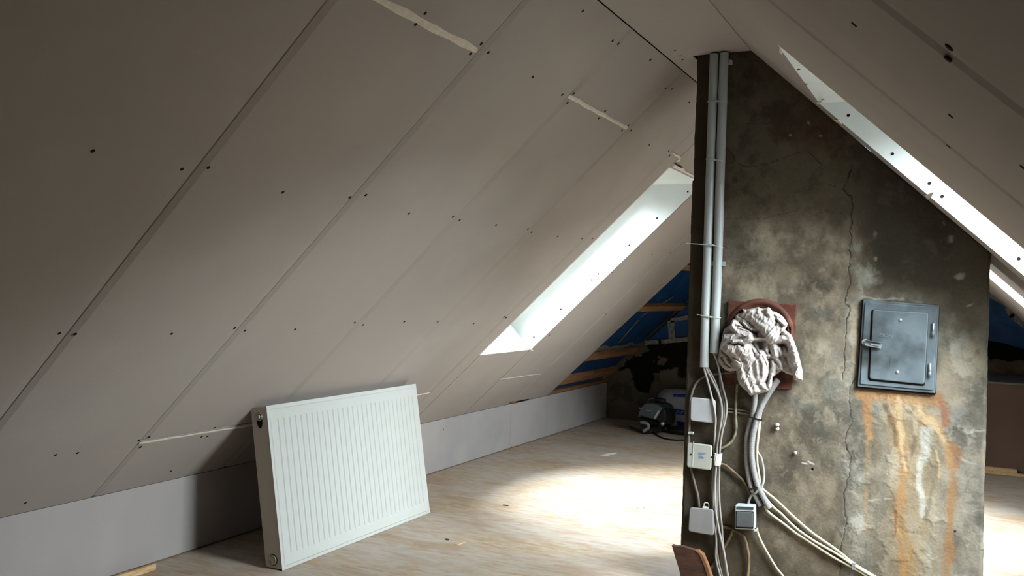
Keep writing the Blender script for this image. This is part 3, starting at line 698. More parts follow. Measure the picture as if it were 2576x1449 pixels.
def ring_tie(c1, c2, r, thick, w, label, tail=None, mat='white_plastic', name='cable_tie', off=.021, drop=(0, 0)):
    """strap looped around two neighbouring runs"""
    A = C(*c1, off); B = C(*c2, off); t = (B-A)/np.linalg.norm(B-A); out_ = np.array([0, -1.0, 0]); R = r+thick*.6
    path = []
    for k in range(9): a = math.pi/2+math.pi*k/8; path.append(A+R*(math.cos(a)*t+math.sin(a)*out_))
    for k in range(9): a = -math.pi/2+math.pi*k/8; path.append(B+R*(math.cos(a)*t+math.sin(a)*out_))
    path.append(path[0]); up_ = np.cross(t, out_); up_ /= np.linalg.norm(up_); mb = MB(); V = []; F = []
    cen = (A+B)/2
    for p in path:
        rad = p-cen; rad = rad/np.linalg.norm(rad)
        V += [p-up_*w/2, p+up_*w/2, p+up_*w/2+rad*thick, p-up_*w/2+rad*thick]
    for i in range(len(path)-1):
        for k in range(4): F.append((i*4+k, i*4+(k+1) % 4, (i+1)*4+(k+1) % 4, (i+1)*4+k))
    o = MB().add(V, F).build(name, M[mat]); tag(o, label, 'cable tie')
    q = B-t*(r*.9)+out_*(R*1.0)
    MB().box(q+out_*.002, t*.0028, up_*.003, out_*.0025).build('tie_head', M[mat], o)
    if tail:
        T = C(*tail, off+r+.004); q2 = q+out_*.002
        m_ = MB(); d = (T-q2)/np.linalg.norm(T-q2); sd = np.cross(d, out_)*w/2
        m_.prism([q2+sd, q2-sd, T-sd*.5, T+sd*.5], out_*thick); m_.build('tie_tail', M[mat], o)
    return o
ring_tie((1792,257), (1817,257), .0158, .0012, .004, 'white cable tie nearest the ceiling, strapping the pair of pipes')
ring_tie((1788,402), (1812,405), .0158, .0012, .004, 'white cable tie across the pipes beside the upper thin crack', tail=(1780,391))
ring_tie((1781,613), (1807,620), .0158, .0012, .004, 'white cable tie on the pipes with a long tail sticking out left', tail=(1726,612))
ring_tie((1775,795), (1801,798), .0158, .0012, .004, 'white cable tie on the pipes level with the top of the towel', tail=(1753,791))

def pipe_clip(px, py, label, s=1.0):
    o = empty('pipe_clip', C(px, py, 0), label, 'clip', None)
    c = C(px, py, .012); MB().box(c, (.004*s, 0, 0), (0, .012, 0), (0, 0, .0065*s)).build('clip_base', M['pvc'], o)
    MB().prism([C(px-6, py-6, .026), C(px+4, py-6, .026), C(px+4, py+6, .026), C(px-6, py+6, .026)], (0, .003, 0)).build('clip_jaw', M['pvc'], o)
    return o
pipe_clip(1838, 157, 'grey pipe clip right of the pipes just under the ceiling')
pipe_clip(1821, 664, 'small grey pipe clip right of the right pipe, level with the damp patch')
pipe_clip(1791, 663, 'small grey pipe clip jammed in the gap between the pipes')

# --- brown cover plate with round collar behind the towel
def cover_plate():
    px = [(1833,756),(2005,766),(1992,979),(1822,968)]; P = [C(*q, .0) for q in px]
    o = empty('cover_plate', C(1912, 968, 0), 'square rust-brown cover plate behind the towel on the chimney', 'plate')
    b = MB().prism([p+np.array([0, .004, 0]) for p in P], (0, -.012, 0)).build('plate', M['clay'], o); bevel(b, .002)
    MB().lathe(C(1912, 835, .006), (0, -1, 0), [(.115, 0), (.115, .006), (.108, .012), (.100, .012), (.096, .004)], 48).build('collar', M['clay'], o, True)
    q = C(1987, 830, .012); MB().box(q, (.004, 0, 0), (0, .006, 0), (0, 0, .010)).build('hinge', M['clay'], o)
    MB().box(C(1984, 806, .009), (.002, 0, 0), (0, .004, 0), (0, 0, .008)).build('hinge', M['hole'], o)
    MB().tube([C(1979, 812, .010), C(1978, 850, .010), C(1982, 880, .0105)], .0012, 6).build('crack', M['hole'], o)
    return o
cover_plate()

# --- towel
def towel():
    s = 5.796; ox, oy = 1780, 760
    OUT = [(505,100),(560,112),(620,98),(680,84),(742,70),(775,90),(810,96),(850,84),(890,70),(918,92),(940,128),(1000,146),(1060,180),(1105,215),(1135,262),(1172,320),(1150,368),(1130,405),(1180,445),(1222,480),(1262,570),(1300,680),(1330,770),(1352,860),(1385,1000),(1382,1140),(1265,1140),(1250,1068),(1200,1055),(1150,1040),(1105,1010),(1078,1000),(1010,1050),(950,1100),(945,1230),(915,1280),(860,1312),(760,1334),(690,1345),(640,1366),(605,1350),(580,1305),(500,1240),(452,1180),(432,1100),(418,1000),(330,1010),(270,995),(215,950),(150,860),(160,760),(180,640),(205,560),(220,480),(240,400),(285,365),(330,335),(340,290),(362,258),(400,240),(410,195),(450,170),(520,150)]
    step = 5.2; gx = np.arange(120, 1420, step); gy = np.arange(50, 1400, step); X, Y = np.meshgrid(gx, gy, indexing='ij')
    nx = X+(fbm(X/90, Y/90, 7)-.5)*26; ny = Y+(fbm(X/90, Y/90, 17)-.5)*26
    ST = [ # pts, r0, r1, z0, z1
     ([(540,150),(700,260),(850,390),(925,480)], 62, 72, 95, 190), ([(640,150),(780,230),(900,330),(925,400)], 60, 60, 120, 175),
     ([(620,125),(742,105),(885,105),(960,165)], 42, 50, 95, 100), ([(740,150),(745,100)], 30, 26, 140, 90), ([(885,160),(888,105)], 34, 28, 140, 90),
     ([(960,175),(1060,225),(1125,315),(1080,400)], 42, 45, 110, 125), ([(1010,240),(1060,280),(1120,330)], 18, 18, 150, 150),
     ([(1010,330),(1015,430),(960,540),(930,560)], 52, 40, 135, 140), ([(880,150),(930,250),(960,330)], 55, 45, 135, 140),
     ([(370,290),(440,345),(520,400),(600,425)], 36, 28, 110, 110), ([(350,330),(410,420),(500,440)], 36, 34, 120, 110), ([(370,290),(350,340)], 34, 34, 120, 120),
     ([(420,220),(520,260),(640,370),(730,400)], 46, 34, 70, 100), ([(480,170),(600,250),(700,340)], 30, 26, 75, 100), ([(520,300),(600,380),(640,400)], 18, 18, 105, 110),
     ([(245,430),(330,410),(380,430)], 50, 40, 55, 75),
     ([(235,520),(380,490),(520,455)], 46, 34, 95, 120), ([(200,640),(300,560),(450,490),(600,500)], 38, 50, 85, 150),
     ([(290,680),(400,660),(520,590),(610,540)], 52, 44, 120, 165), ([(380,580),(480,570)], 26, 26, 165, 165),
     ([(185,700),(190,830),(260,940),(360,960)], 46, 50, 40, 45), ([(240,780),(300,900)], 34, 34, 60, 60), ([(330,760),(370,860),(400,950)], 46, 40, 50, 60),
     ([(330,690),(430,790),(490,950),(520,1100),(580,1230),(635,1320)], 62, 50, 140, 115), ([(430,900),(450,1100),(540,1230)], 50, 44, 90, 90),
     ([(540,680),(600,830),(600,1000),(650,1150),(690,1290)], 78, 62, 150, 115), ([(480,720),(560,780)], 60, 50, 160, 160),
     ([(760,790),(800,900),(810,1040),(770,1180),(840,1270)], 66, 48, 145, 105), ([(690,860),(720,1000),(740,1150)], 56, 56, 140, 120),
     ([(640,1300),(740,1300),(860,1270),(915,1190)], 36, 34, 110, 95), ([(900,1230),(925,1130),(945,1070)], 26, 24, 110, 80),
     ([(660,560),(700,650),(700,720)], 42, 40, 80, 85), ([(620,620),(690,730),(740,760)], 24, 14, 105, 110), ([(700,720),(790,775),(900,790)], 34, 30, 95, 100),
     ([(860,560),(860,660),(850,740)], 42, 44, 75, 85), ([(960,640),(975,700),(990,770)], 52, 46, 105, 110), ([(1030,680),(1060,740)], 36, 34, 95, 90),
     ([(660,540),(790,535),(930,525)], 18, 22, 120, 155), ([(790,480),(870,500)], 50, 46, 85, 120),
     ([(900,570),(1000,565),(1090,530),(1180,560)], 34, 44, 120, 140), ([(1120,440),(1180,500),(1225,590)], 52, 50, 115, 140),
     ([(1190,530),(1235,640),(1275,780),(1305,930),(1318,1000),(1324,1130)], 52, 62, 140, 150), ([(1120,690),(1190,760),(1240,900)], 46, 40, 70, 110),
     ([(1080,740),(1120,880),(1190,1010)], 52, 48, 35, 35), ([(1000,820),(1060,900),(1075,975)], 30, 28, 62, 60), ([(935,850),(950,950),(940,1050)], 40, 40, 55, 60), ([(1010,930),(1050,985)], 44, 26, 50, 45),
     ([(850,830),(868,960)], 26, 22, 50, 50), ([(560,440),(640,470),(700,520)], 30, 34, 80, 80),
    ]
    Hh = np.full(X.shape, 20.0); 
    for pts, r0, r1, z0, z1 in ST:
        d, t = dpoly(nx, ny, pts); r = r0+(r1-r0)*t; z = z0+(z1-z0)*t
        q_ = d/(r*1.12); h = z+16-26*q_**1.7-np.maximum(d-r*1.12, 0)*2.4
        k = 8.0; mm = np.maximum(Hh, h); Hh = mm+k*np.log(np.exp((Hh-mm)/k)+np.exp((h-mm)/k))
    wr = 1-np.abs(2*fbm(X/75+.4*Y/75, Y/130, 29, 3)-1)*2.2; Hh = Hh+7*sstep(.35, 1, wr)+(fbm(X/110, Y/110, 27, 2)-.5)*22
    for pts, w, dep in (([(380,612),(440,600),(510,632)], 15, 70), ([(920,380),(960,350),(990,330)], 12, 40), ([(710,430),(750,415)], 12, 50), ([(650,575),(690,650),(750,745)], 8, 35), ([(810,570),(815,680),(870,770)], 8, 25), ([(440,350),(520,380),(620,410)], 9, 40), ([(600,700),(560,760),(520,740)], 6, 14), ([(800,790),(870,960),(890,1090)], 10, 30), ([(915,800),(905,960)], 9, 50), ([(520,960),(600,1060)], 10, 16), ([(700,820),(640,940)], 12, 18), ([(1010,180),(1060,200)], 8, 26), ([(1000,330),(1010,260),(960,200)], 7, 20), ([(690,1200),(860,1160)], 8, 16), ([(360,800),(470,870)], 9, 30), ([(200,800),(250,900),(330,960)], 9, 30)):
        d, t = dpoly(nx, ny, pts); Hh -= .6*dep*np.exp(-(d/(w*1.3))**2)
    ins = inside(X, Y, OUT); od, _ = dpoly(X, Y, OUT+[OUT[0]]); sd = np.where(ins, od, -od)
    # roll the rim backwards to the plate
    rim = np.clip(sd/26, 0, 1); prof = np.sqrt(np.clip(1-(1-rim)**2, 0, 1))
    base = 25+0*X; Hf = base+(np.maximum(Hh, 40)-base)*prof
    keep = sd > -step*.9
    unit = .000257
    off = Hf*unit*1.7+.012
    P = onY(ox+X/s, oy+Y/s, YF-off)
    idx = -np.ones(X.shape, int); idx[keep] = np.arange(keep.sum()); V = P[keep]
    # snap outside vertices to the outline is unnecessary at this density; add back sheet
    F = []; nu, nv = X.shape
    q = idx; a = q[:-1, :-1]; b = q[1:, :-1]; c_ = q[1:, 1:]; d_ = q[:-1, 1:]; ok = (a >= 0) & (b >= 0) & (c_ >= 0) & (d_ >= 0)
    F = np.stack([a[ok], d_[ok], c_[ok], b[ok]], -1)
    nV = len(V); Vb = onY((ox+X/s)[keep], (oy+Y/s)[keep], YF-.010)
    E = {}
    for f in F:
        for i in range(4):
            e = (int(f[i]), int(f[(i+1) % 4])); k = (min(e), max(e))
            if k in E: E[k] = None
            else: E[k] = e
    rimf = [(e[1], e[0], e[0]+nV, e[1]+nV) for e in E.values() if e]
    Fb = F[:, ::-1]+nV
    F = np.concatenate([F, Fb, np.array(rimf)]); V = np.concatenate([V, Vb])
    o = fix_normals(fast_mesh('towel', V, F, M['terry']));
    sm = np.ones(len(F), bool); sm[len(F)-len(rimf):] = False; o.data.polygons.foreach_set('use_smooth', sm)
    tag(o, 'crumpled pale terry towel stuffed into the brown cover plate on the chimney', 'towel')
    return o
towel()

# --- corrugated hoses
def hose(pts, r, label):
    P = spline([C(a, b, c) for a, b, c in pts], 40); 
    # resample evenly
    P = np.array(P); d = np.r_[0, np.cumsum(np.linalg.norm(np.diff(P, axis=0), axis=1))]; pitch = .0038; n = int(d[-1]/pitch)*4
    s_ = np.linspace(0, d[-1], n); Q = np.stack([np.interp(s_, d, P[:, k]) for k in range(3)], -1)
    rr = [r*(1+.04*(1 if (i % 4) in (0, 1) else -1)) for i in range(n)]
    o = MB().tube(list(Q), rr, 14).build('corrugated_hose', M['flex'], None, True); return tag(o, label, 'hose')
hose([(1958,955,.030),(1939,982,.030),(1922,1009,.026),(1910,1037,.026),(1901,1065,.026),(1893,1102,.024),(1891,1140,.022),(1895,1177,.020),(1902,1208,.018),(1911,1232,.018),(1936,1279,.020)], .0098, 'grey corrugated hose running from the lower right of the towel, the outer one')
hose([(1901,985,.034),(1897,1026,.026),(1889,1059,.012),(1880,1095,.010),(1878,1140,.010),(1881,1180,.010),(1888,1220,.010),(1898,1243,.010),(1914,1272,.011)], .0088, 'grey corrugated hose hanging straight below the towel, behind the other')

# --- cables
G1 = 'cable'
cable(G1, [(1870,926,.012),(1851,935,.006),(1815,939,.006),(1776,946,.006),(1755,960,.006),(1743,982,.006),(1737,1010,.006),(1735,1060,.006),(1733,1100,.006),(1733,1140,.005),(1739,1180,.005),(1748,1217,.005),(1756,1248,.005),(1759,1276,.006)], .0045, .006, 'thick dusty grey cable looping down the left edge of the chimney', 'cableoldgrey')
cable(G1, [(1770,918,.024),(1772,930,.024),(1779,954,.026),(1787,984,.030),(1795,1018,.036),(1800,1051,.036),(1799,1082,.030),(1797,1120,.016),(1797,1160,.012),(1793,1217,.012),(1794,1263,.014),(1796,1310,.022),(1802,1356,.022),(1801,1403,.018),(1812,1449,.016),(1822,1480,.016)], .0038, .02, 'grey cable from the long pipe crossing over the upper junction box', 'cablegrey', group='grey cables of the long vertical bundle')
cable(G1, [(1775,918,.021),(1777,928,.022),(1790,954,.022),(1806,987,.024),(1814,1012,.026),(1816,1045,.026),(1811,1081,.024),(1805,1120,.022),(1803,1150,.022),(1799,1217,.022),(1800,1279,.026),(1809,1335,.026),(1821,1388,.024),(1831,1449,.020),(1836,1480,.020)], .004, .02, 'grey cable from the middle of the long pipe, ending rightmost at the bundle foot', 'cablegrey', group='grey cables of the long vertical bundle')
cable(G1, [(1779,918,.018),(1782,928,.017),(1796,954,.016),(1808,985,.016),(1817,1020,.017),(1818,1059,.016),(1813,1100,.016),(1809,1150,.016),(1805,1217,.016),(1803,1290,.016),(1801,1341,.016),(1806,1403,.016),(1817,1449,.014),(1826,1480,.014)], .0036, .02, 'grey cable from the right of the long pipe, running at the back of the bundle', 'cablegrey', group='grey cables of the long vertical bundle')
cable(G1, [(1795,884,.024),(1797,893,.024),(1804,910,.022),(1811,940,.022),(1819,976,.024),(1826,1004,.026),(1828,1031,.026),(1824,1059,.026),(1816,1090,.026),(1811,1130,.024),(1810,1160,.020),(1809,1232,.018),(1811,1279,.018),(1816,1325,.018),(1819,1372,.017),(1826,1428,.016),(1832,1480,.016)], .0037, .02, 'grey cable from the short pipe bowing out furthest right in the bundle', 'cablegrey', group='grey cables of the long vertical bundle')
cable(G1, [(1801,884,.018),(1803,895,.018),(1809,930,.018),(1813,975,.016),(1820,1010,.016),(1821,1045,.014),(1818,1080,.012),(1812,1120,.012),(1806,1160,.009),(1803,1232,.009),(1806,1300,.009),(1811,1341,.009),(1813,1403,.009),(1821,1449,.009),(1828,1480,.009)], .0034, .02, 'grey cable from the short pipe lying flat on the chimney behind the bundle', 'cablegrey', group='grey cables of the long vertical bundle')
cable(G1, [(1812,905,.030),(1800,893,.014),(1806,912,.010),(1830,930,.010),(1850,936,.010)], .0028, .01, 'thin grey cable curving from the short pipe towards the underside of the towel', 'cableoldgrey')
cable(G1, [(1855,965,.006),(1853,987,.006),(1851,1020,.007),(1851,1047,.007),(1852,1081,.006),(1844,1105,.006),(1828,1121,.006),(1808,1131,.006)], .0048, .006, 'old cream-green cable hanging below the towel and hooking left to the bundle', 'cablegreen')
cable(G1, [(1806,1166,.006),(1822,1169,.008),(1834,1177,.008),(1858,1198,.008),(1873,1214,.006),(1883,1232,.005),(1888,1248,.005),(1884,1262,.006),(1878,1275,.010)], .0046, .006, 'brownish cable arching from the taped bundle right and down to the light switch', 'cabletan')
cable(G1, [(1824,1028,.004),(1850,1030,.0035),(1888,1034,.004)], .003, .004, 'upper of two thin cables running level behind the cream-green cable', 'cableoldgrey')
cable(G1, [(1824,1036,.004),(1850,1038,.0035),(1888,1042,.004)], .003, .004, 'lower of two thin cables running level behind the cream-green cable', 'cableoldgrey')
cable(G1, [(1914,1040,.018),(1911,1059,.016),(1907,1093,.014),(1904,1133,.012),(1905,1165,.010),(1908,1186,.010),(1911,1207,.010),(1915,1226,.010),(1934,1243,.008),(1955,1260,.007),(2001,1304,.006),(2047,1343,.006),(2103,1382,.005),(2150,1419,.005),(2199,1449,.005),(2230,1468,.005)], .0042, .01, 'topmost cream cable of the three running diagonally down to the right', 'cablecream', group='cream cables running diagonally to the lower right')
cable(G1, [(1916,1238,.006),(1926,1252,.008),(1945,1275,.008),(1964,1291,.008),(2001,1327,.009),(2047,1360,.009),(2103,1392,.009),(2150,1423,.009),(2195,1450,.008),(2225,1470,.008)], .0042, .01, 'middle cream cable of the three running diagonally down to the right', 'cablecream', group='cream cables running diagonally to the lower right')
cable(G1, [(1924,1272,.016),(1930,1285,.012),(1948,1300,.008),(1970,1316,.007),(2001,1340,.007),(2032,1360,.007),(2094,1400,.006),(2150,1430,.005),(2182,1450,.005),(2215,1472,.005)], .0042, .01, 'lowest cream cable, coming out of the corrugated hose and running diagonally right', 'cablecream', group='cream cables running diagonally to the lower right')
cable(G1, [(1913,1060,.012),(1908,1100,.010),(1905,1133,.010),(1914,1150,.009),(1920,1175,.009),(1922,1198,.010),(1918,1220,.018),(1903,1238,.024),(1890,1247,.014),(1884,1260,.014),(1880,1275,.016)], .0042, .01, 'cream-grey cable bulging right of the hoses and curling over the lower black tie', 'cablegrey')
cable(G1, [(1845,1330,.012),(1836,1352,.010),(1822,1376,.006),(1803,1410,.005),(1782,1440,.005),(1765,1470,.005)], .0052, .006, 'flat tan cable slanting from under the switch down to the brown board', 'cabletan')
cable(G1, [(1815,1325,.004),(1830,1327,.005),(1846,1332,.006),(1862,1342,.007),(1872,1352,.007),(1879,1375,.007),(1884,1409,.007),(1881,1449,.007),(1878,1480,.007)], .0052, .006, 'old tan cable arching below the switch and dropping straight down', 'cabletan')
cable(G1, [(1904,1328,.014),(1906,1340,.012),(1917,1366,.008),(1936,1400,.006),(1955,1431,.006),(1970,1449,.006),(1990,1475,.006)], .0040, .006, 'single cream cable dropping from the right corner of the light switch', 'cablecream')

# ties, tape and clips
ring_tie((1893,1050), (1909,1054), .0095, .0018, .004, 'black cable tie round both corrugated hoses, the upper one', mat='black', off=.022, tail=(1917,1058))
ring_tie((1891,1229), (1906,1226), .0095, .0018, .004, 'black cable tie round both corrugated hoses, the lower one above the switch', mat='black', off=.016, tail=(1883,1230))
def tape_wrap():
    S = []; n = 40; V = []; F = []
    rows = [(1140, 1799, 1816), (1147, 1798, 1816), (1155, 1797, 1815), (1163, 1797, 1813), (1170, 1798, 1812)]
    rs = np.random.RandomState(4)
    for (py, x0, x1) in rows:
        A = C(x0, py, .018); B = C(x1, py, .018); cen = (A+B)/2; hx = (B[0]-A[0])/2
        for k in range(n):
            a = 2*math.pi*k/n; rr = 1+.08*(rs.rand()-.5); c_, s_ = math.cos(a), math.sin(a)
            V.append(cen+np.array([hx*rr*math.copysign(abs(c_)**.6, c_), -.0165*rr*math.copysign(abs(s_)**.7, s_), .0008*rs.randn()]))
    for i in range(len(rows)-1):
        for k in range(n): F.append((i*n+k, i*n+(k+1) % n, (i+1)*n+(k+1) % n, (i+1)*n+k))
    o = mesh('cable_wrap', V, F, M['tapewhite'], None, False); m = o.modifiers.new('s', 'SOLIDIFY'); m.thickness = .001
    tag(o, 'crinkled white tape wrapped round the cable bundle beside the middle junction box', 'tape')
tape_wrap()
b = MB().prism([C(1793,1144,.008), C(1803,1144,.008), C(1803,1169,.008), C(1792,1167,.008)], (0, -.012, 0)).build('cable_gland', M['cabletan']); bevel(b, .002)
tag(b, 'brownish cable gland on the right side of the middle junction box', 'gland')
def nail_clip(px, py, label, w=10, h=7, mat='white_plastic'):
    o = empty('cable_clip', C(px, py, 0), label, 'clip')
    c = C(px, py, .007); u = .00145
    MB().box(c, (w*u/2, 0, 0), (0, .007, 0), (0, 0, h*u/2)).build('clip_body', M[mat], o)
    MB().lathe(C(px+w*.35, py, .014), (0, -1, 0), [(.0025, 0), (.0025, .002), (.0008, .0025)], 10).build('nail', M['zinc'], o, True)
    return bevel(o.children[0], .0012) and o
nail_clip(1738, 1089, 'small white cable clip on the thick cable at the left chimney edge', 13, 6)
nail_clip(2148, 1424, 'small dark clip pinching the three diagonal cream cables', 8, 16, 'boxdark')
def loose_clip():
    o = empty('wall_clip', C(1956, 1073, 0), 'small broken white cable clip alone on the bare chimney face', 'clip')
    b = MB().lathe(C(1956, 1068, .001), (0, -1, 0), [(.007, 0), (.007, .008), (.005, .010), (.003, .010)], 14).build('clip_ring', M['white_plastic'], o, True)
    b = MB().lathe(C(1956, 1078, .001), (0, -1, 0), [(.0065, 0), (.0065, .007), (.004, .009), (.002, .009)], 14).build('clip_ring', M['white_plastic'], o, True)
    MB().lathe(C(1956, 1073, .009), (0, -1, 0), [(.002, 0), (.002, .003)], 8).build('nail', M['screw'], o)
loose_clip()
o = empty('screw_anchor', C(2001, 1139, 0), 'shiny screw in a small white anchor to the right of the broken clip', 'screw')
MB().lathe(C(2001, 1139, .0), (0, -1, 0), [(.006, 0), (.006, .003), (.003, .004)], 12).build('anchor', M['white_plastic'], o, True)
MB().lathe(C(2001, 1139, .004), (0, -1, 0), [(.0022, 0), (.0022, .006), (.004, .006), (.0035, .009)], 12).build('screw', M['zinc'], o, True)
def hook_clip():
    o = empty('plastic_clip', C(1777, 1268, 0), 'beige plastic saddle clip on top of the lowest junction box', 'clip')
    mb = MB(); P = [C(1771, 1274, .012), C(1771, 1267, .012), C(1774, 1264, .012), C(1780, 1265, .012), C(1783, 1268, .012), C(1783, 1276, .012)]
    mb.tube(P, .0022, 8); mb.build('saddle', M['filler'], o, True)
    MB().box(C(1776, 1276, .012), (.010, 0, 0), (0, .010, 0), (0, 0, .0025)).build('clip_foot', M['filler'], o)
hook_clip()

# --- junction boxes
def rounded(poly, r, k=4):
    out = []; n = len(poly)
    for i in range(n):
        p = np.array(poly[i], float); a = np.array(poly[i-1], float)-p; b = np.array(poly[(i+1) % n], float)-p
        a /= np.linalg.norm(a); b /= np.linalg.norm(b); A = p+a*r; B = p+b*r
        for j in range(k+1):
            t = j/k; out.append((1-t)**2*A+2*t*(1-t)*p+t*t*B)
    return out
def jbox(poly, mat, label, depth=.022, lid=.010):
    P = [C(x, y, 0) for x, y in rounded(poly, 8)]; base = [C(x, y, 0) for x, y in rounded([(x+(4 if i in (0, 3) else -4), y+(4 if i < 2 else -4)) for i, (x, y) in enumerate(poly)], 6)]
    cx = sum(p[0] for p in poly)/4; o = empty('junction_box', C(cx, poly[3][1], 0), label, 'junction box')
    MB().prism(base, (0, -depth, 0)).build('box_body', M[mat], o)
    l = o_lid = MB().prism([p+np.array([0, -depth, 0]) for p in P], (0, -lid, 0)).build('lid', M[mat], o); bevel(l, .0035, 3)
    return o_lid
jbox([(1743,997),(1805,1003),(1805,1063),(1742,1056)], 'boxgrey', 'pale grey junction box with a plain lid, the uppermost on the chimney edge')
jb = jbox([(1735,1110),(1797,1117),(1794,1180),(1733,1172)], 'boxcream', 'pale grey junction box with two lid screws, the middle one')
for q in ((1738,1143), (1791,1150)): MB().lathe(C(q[0], q[1], .032), (0, -1, 0), [(.0032, 0), (.0032, .0012), (.0005, .0008)], 12).build('lid_screw', M['black'], jb)
MB().prism([C(1744,1111,.032), C(1746,1111,.032), C(1743,1173,.032), C(1741,1173,.032)], (0, -.0012, 0)).build('lid_ridge', M['white_plastic'], jb)
for k, (dy, w) in enumerate(((0, 20), (3, 17), (5.5, 8), (9, 11), (11.5, 15), (14, 13))):
    x0, y0_ = 1757, 1138+dy
    MB().prism([C(x0, y0_, .0325), C(x0+w, y0_+1.2, .0325), C(x0+w, y0_+(2.6 if k == 0 else 2.0), .0325), C(x0, y0_+(1.6 if k == 0 else .8), .0325)], (0, -.0003, 0)).build('printed_line', M['printblue'], jb)
jbox([(1740,1272),(1800,1277),(1801,1343),(1737,1332)], 'boxdark', 'dull grey junction box partly behind the cable bundle, the lowest one')

# --- light switch
def switch():
    o = empty('light_switch', C(1880, 1334, 0), 'surface-mounted light switch with pale housing and dark grey rocker', 'switch')
    D = .040
    fr_ = [(1849,1270),(1898,1272),(1897,1333),(1848,1331)]
    A = [C(x, y, D) for x, y in fr_]
    # real box: same outline carried straight back to the wall
    b = MB().prism(A, (0, D, 0)).build('housing', M['switchbody'], o); bevel(b, .004, 3)
    q = [C(x, y, D) for x, y in rounded([(1851.5,1285),(1896,1287),(1895.5,1330),(1851,1328)], 2)]
    r_ = MB().prism(q, (0, -.0035, 0)).build('rocker_frame', M['black'], o)
    q = [C(x, y, D+.003) for x, y in rounded([(1853,1286.5),(1894.5,1288.5),(1894,1326),(1852.5,1324.5)], 2.5)]
    r_ = MB().prism(q, (0, -.004, 0)).build('rocker', M['switchgrey'], o); bevel(r_, .0012)
    q = [C(x, y, D) for x, y in rounded([(1853,1274),(1896,1275.5),(1896,1282.5),(1853,1281)], 3)]
    MB().prism(q, (0, -.0012, 0)).build('label_window', M['switchdark'], o)
    MB().box(C(1900, 1334, .030), (.004, 0, 0), (0, .008, 0), (0, 0, .002)).build('housing_lug', M['switchbody'], o)
switch()

# --- soot door
def hatch():
    o = empty('soot_door', C(2258, 988, 0), 'blue-grey steel soot door with latch above the rust stain', 'soot door')
    OF = [(2172,754),(2363,768),(2353,989),(2158,972)]
    def pl(poly, off, r): return [C(x, y, off) for x, y in rounded(poly, r)]
    A = pl(OF, .0, 3); b = MB().prism([p+np.array([0, .002, 0]) for p in A], (0, -.014, 0)).build('door_frame', M['dooriron'], o); bevel(b, .0025, 3)
    b = MB().prism(pl([(2167,753),(2364,768),(2354,994),(2153,976)], -.001, 4), (0, -.007, 0)).build('mortar_joint', M['hole'], o)
    DR = [(2176,760),(2357,773),(2348,982),(2164,966)]
    A = pl(DR, .012, 4); b = MB().prism(A, (0, -.0045, 0)).build('door', M['dooriron'], o); bevel(b, .002, 3)
    PN = [(2196,779),(2336,787),(2326,967),(2187,953)]
    MB().prism(pl([(2191.5,778),(2336.5,787),(2327,972),(2182.5,957.5)], .0158, 8), (0, -.0012, 0)).build('panel_groove', M['hole'], o)
    A = pl(PN, .0165, 8); b = rp = MB().prism(A, (0, -.0065, 0)).build('raised_panel', M['dooriron'], o); bevel(b, .0035, 3)
    for q in ((2265,805), (2258,936)):
        MB().lathe(C(q[0], q[1], .023), (0, -1, 0), [(.0052, 0), (.0048, .0018), (.0034, .0032), (.001, .0038)], 16).build('rivet', M['zinc'], rp, True)
    for (x, y) in ((2347,829), (2339,931)):
        hp = MB().box(C(x, y, .0185), (.0055, 0, 0), (0, .002, 0), (0, 0, .018)).build('hinge_plate', M['dooriron'], o)
        MB().tube([C(x+1, y-17, .023), C(x, y+15, .023)], .0032, 12).build('hinge_pin', M['zinc'], hp, True)
        MB().tube([C(x, y+5, .023), C(x-.6, y+17, .023)], .0048, 12).build('hinge_barrel', M['dooriron'], hp, True)
    # latch
    t = C(2215, 866, .030)-C(2172, 858, .030); t /= np.linalg.norm(t); u = np.array([-t[2], 0, t[0]]); out_ = np.array([0, -1.0, 0])
    c = C(2177, 861, .0165); lp = MB().lathe(c, out_, [(.011, 0), (.011, .003)], 20).build('latch_plate', M['zinc'], o)
    MB().lathe(c+out_*.003, out_, [(.0062, 0), (.0056, .002), (.0035, .004), (.001, .0045)], 16).build('latch_pivot', M['zinc'], lp, True)
    c = C(2197, 866, .026); b = MB().box(c, t*.025, u*.0095, out_*.0015).build('latch_lever', M['zinc'], lp)
    mb = MB(); mb.box(c+u*.0088+out_*.004, t*.025, u*.001, out_*.005); mb.box(c-u*.0088+out_*.003, t*.022, u*.001, out_*.004); mb.build('latch_flange', M['dooriron'], lp)
    MB().box(c+t*.005+out_*.0025, t*.014, u*.003, out_*.0015).build('latch_rib', M['zinc'], lp)
    # faint embossed marks
    cu = bpy.data.curves.new('emboss', 'FONT'); cu.body = 'ZION'; cu.size = .017; cu.extrude = .0004
    tmp = bpy.data.objects.new('emboss', cu); COL.objects.link(tmp)
    me = bpy.data.meshes.new_from_object(tmp.evaluated_get(bpy.context.evaluated_depsgraph_get())); bpy.data.objects.remove(tmp)
    e = bpy.data.objects.new('embossed_letters', me); me.materials.clear(); me.materials.append(M['dooriron']); COL.objects.link(e); e.parent = o; e.matrix_parent_inverse = o.matrix_world.inverted()
    p = C(2210, 846, .0235); e.matrix_world = Matrix.Translation(Vector(p))@Matrix.Rotation(math.radians(5), 4, 'Y')@Matrix.Rotation(math.radians(90), 4, 'X')
    mb = MB()
    for a, b_ in (((2206,892),(2240,895)), ((2240,895),(2238,930)), ((2204,928),(2238,931)), ((2210,916),(2228,918))):
        A = C(*a, .0232); B = C(*b_, .0232); mb.tube([A, B], .0005, 5)
    mb.build('embossed_outline', M['dooriron'], rp)
hatch()

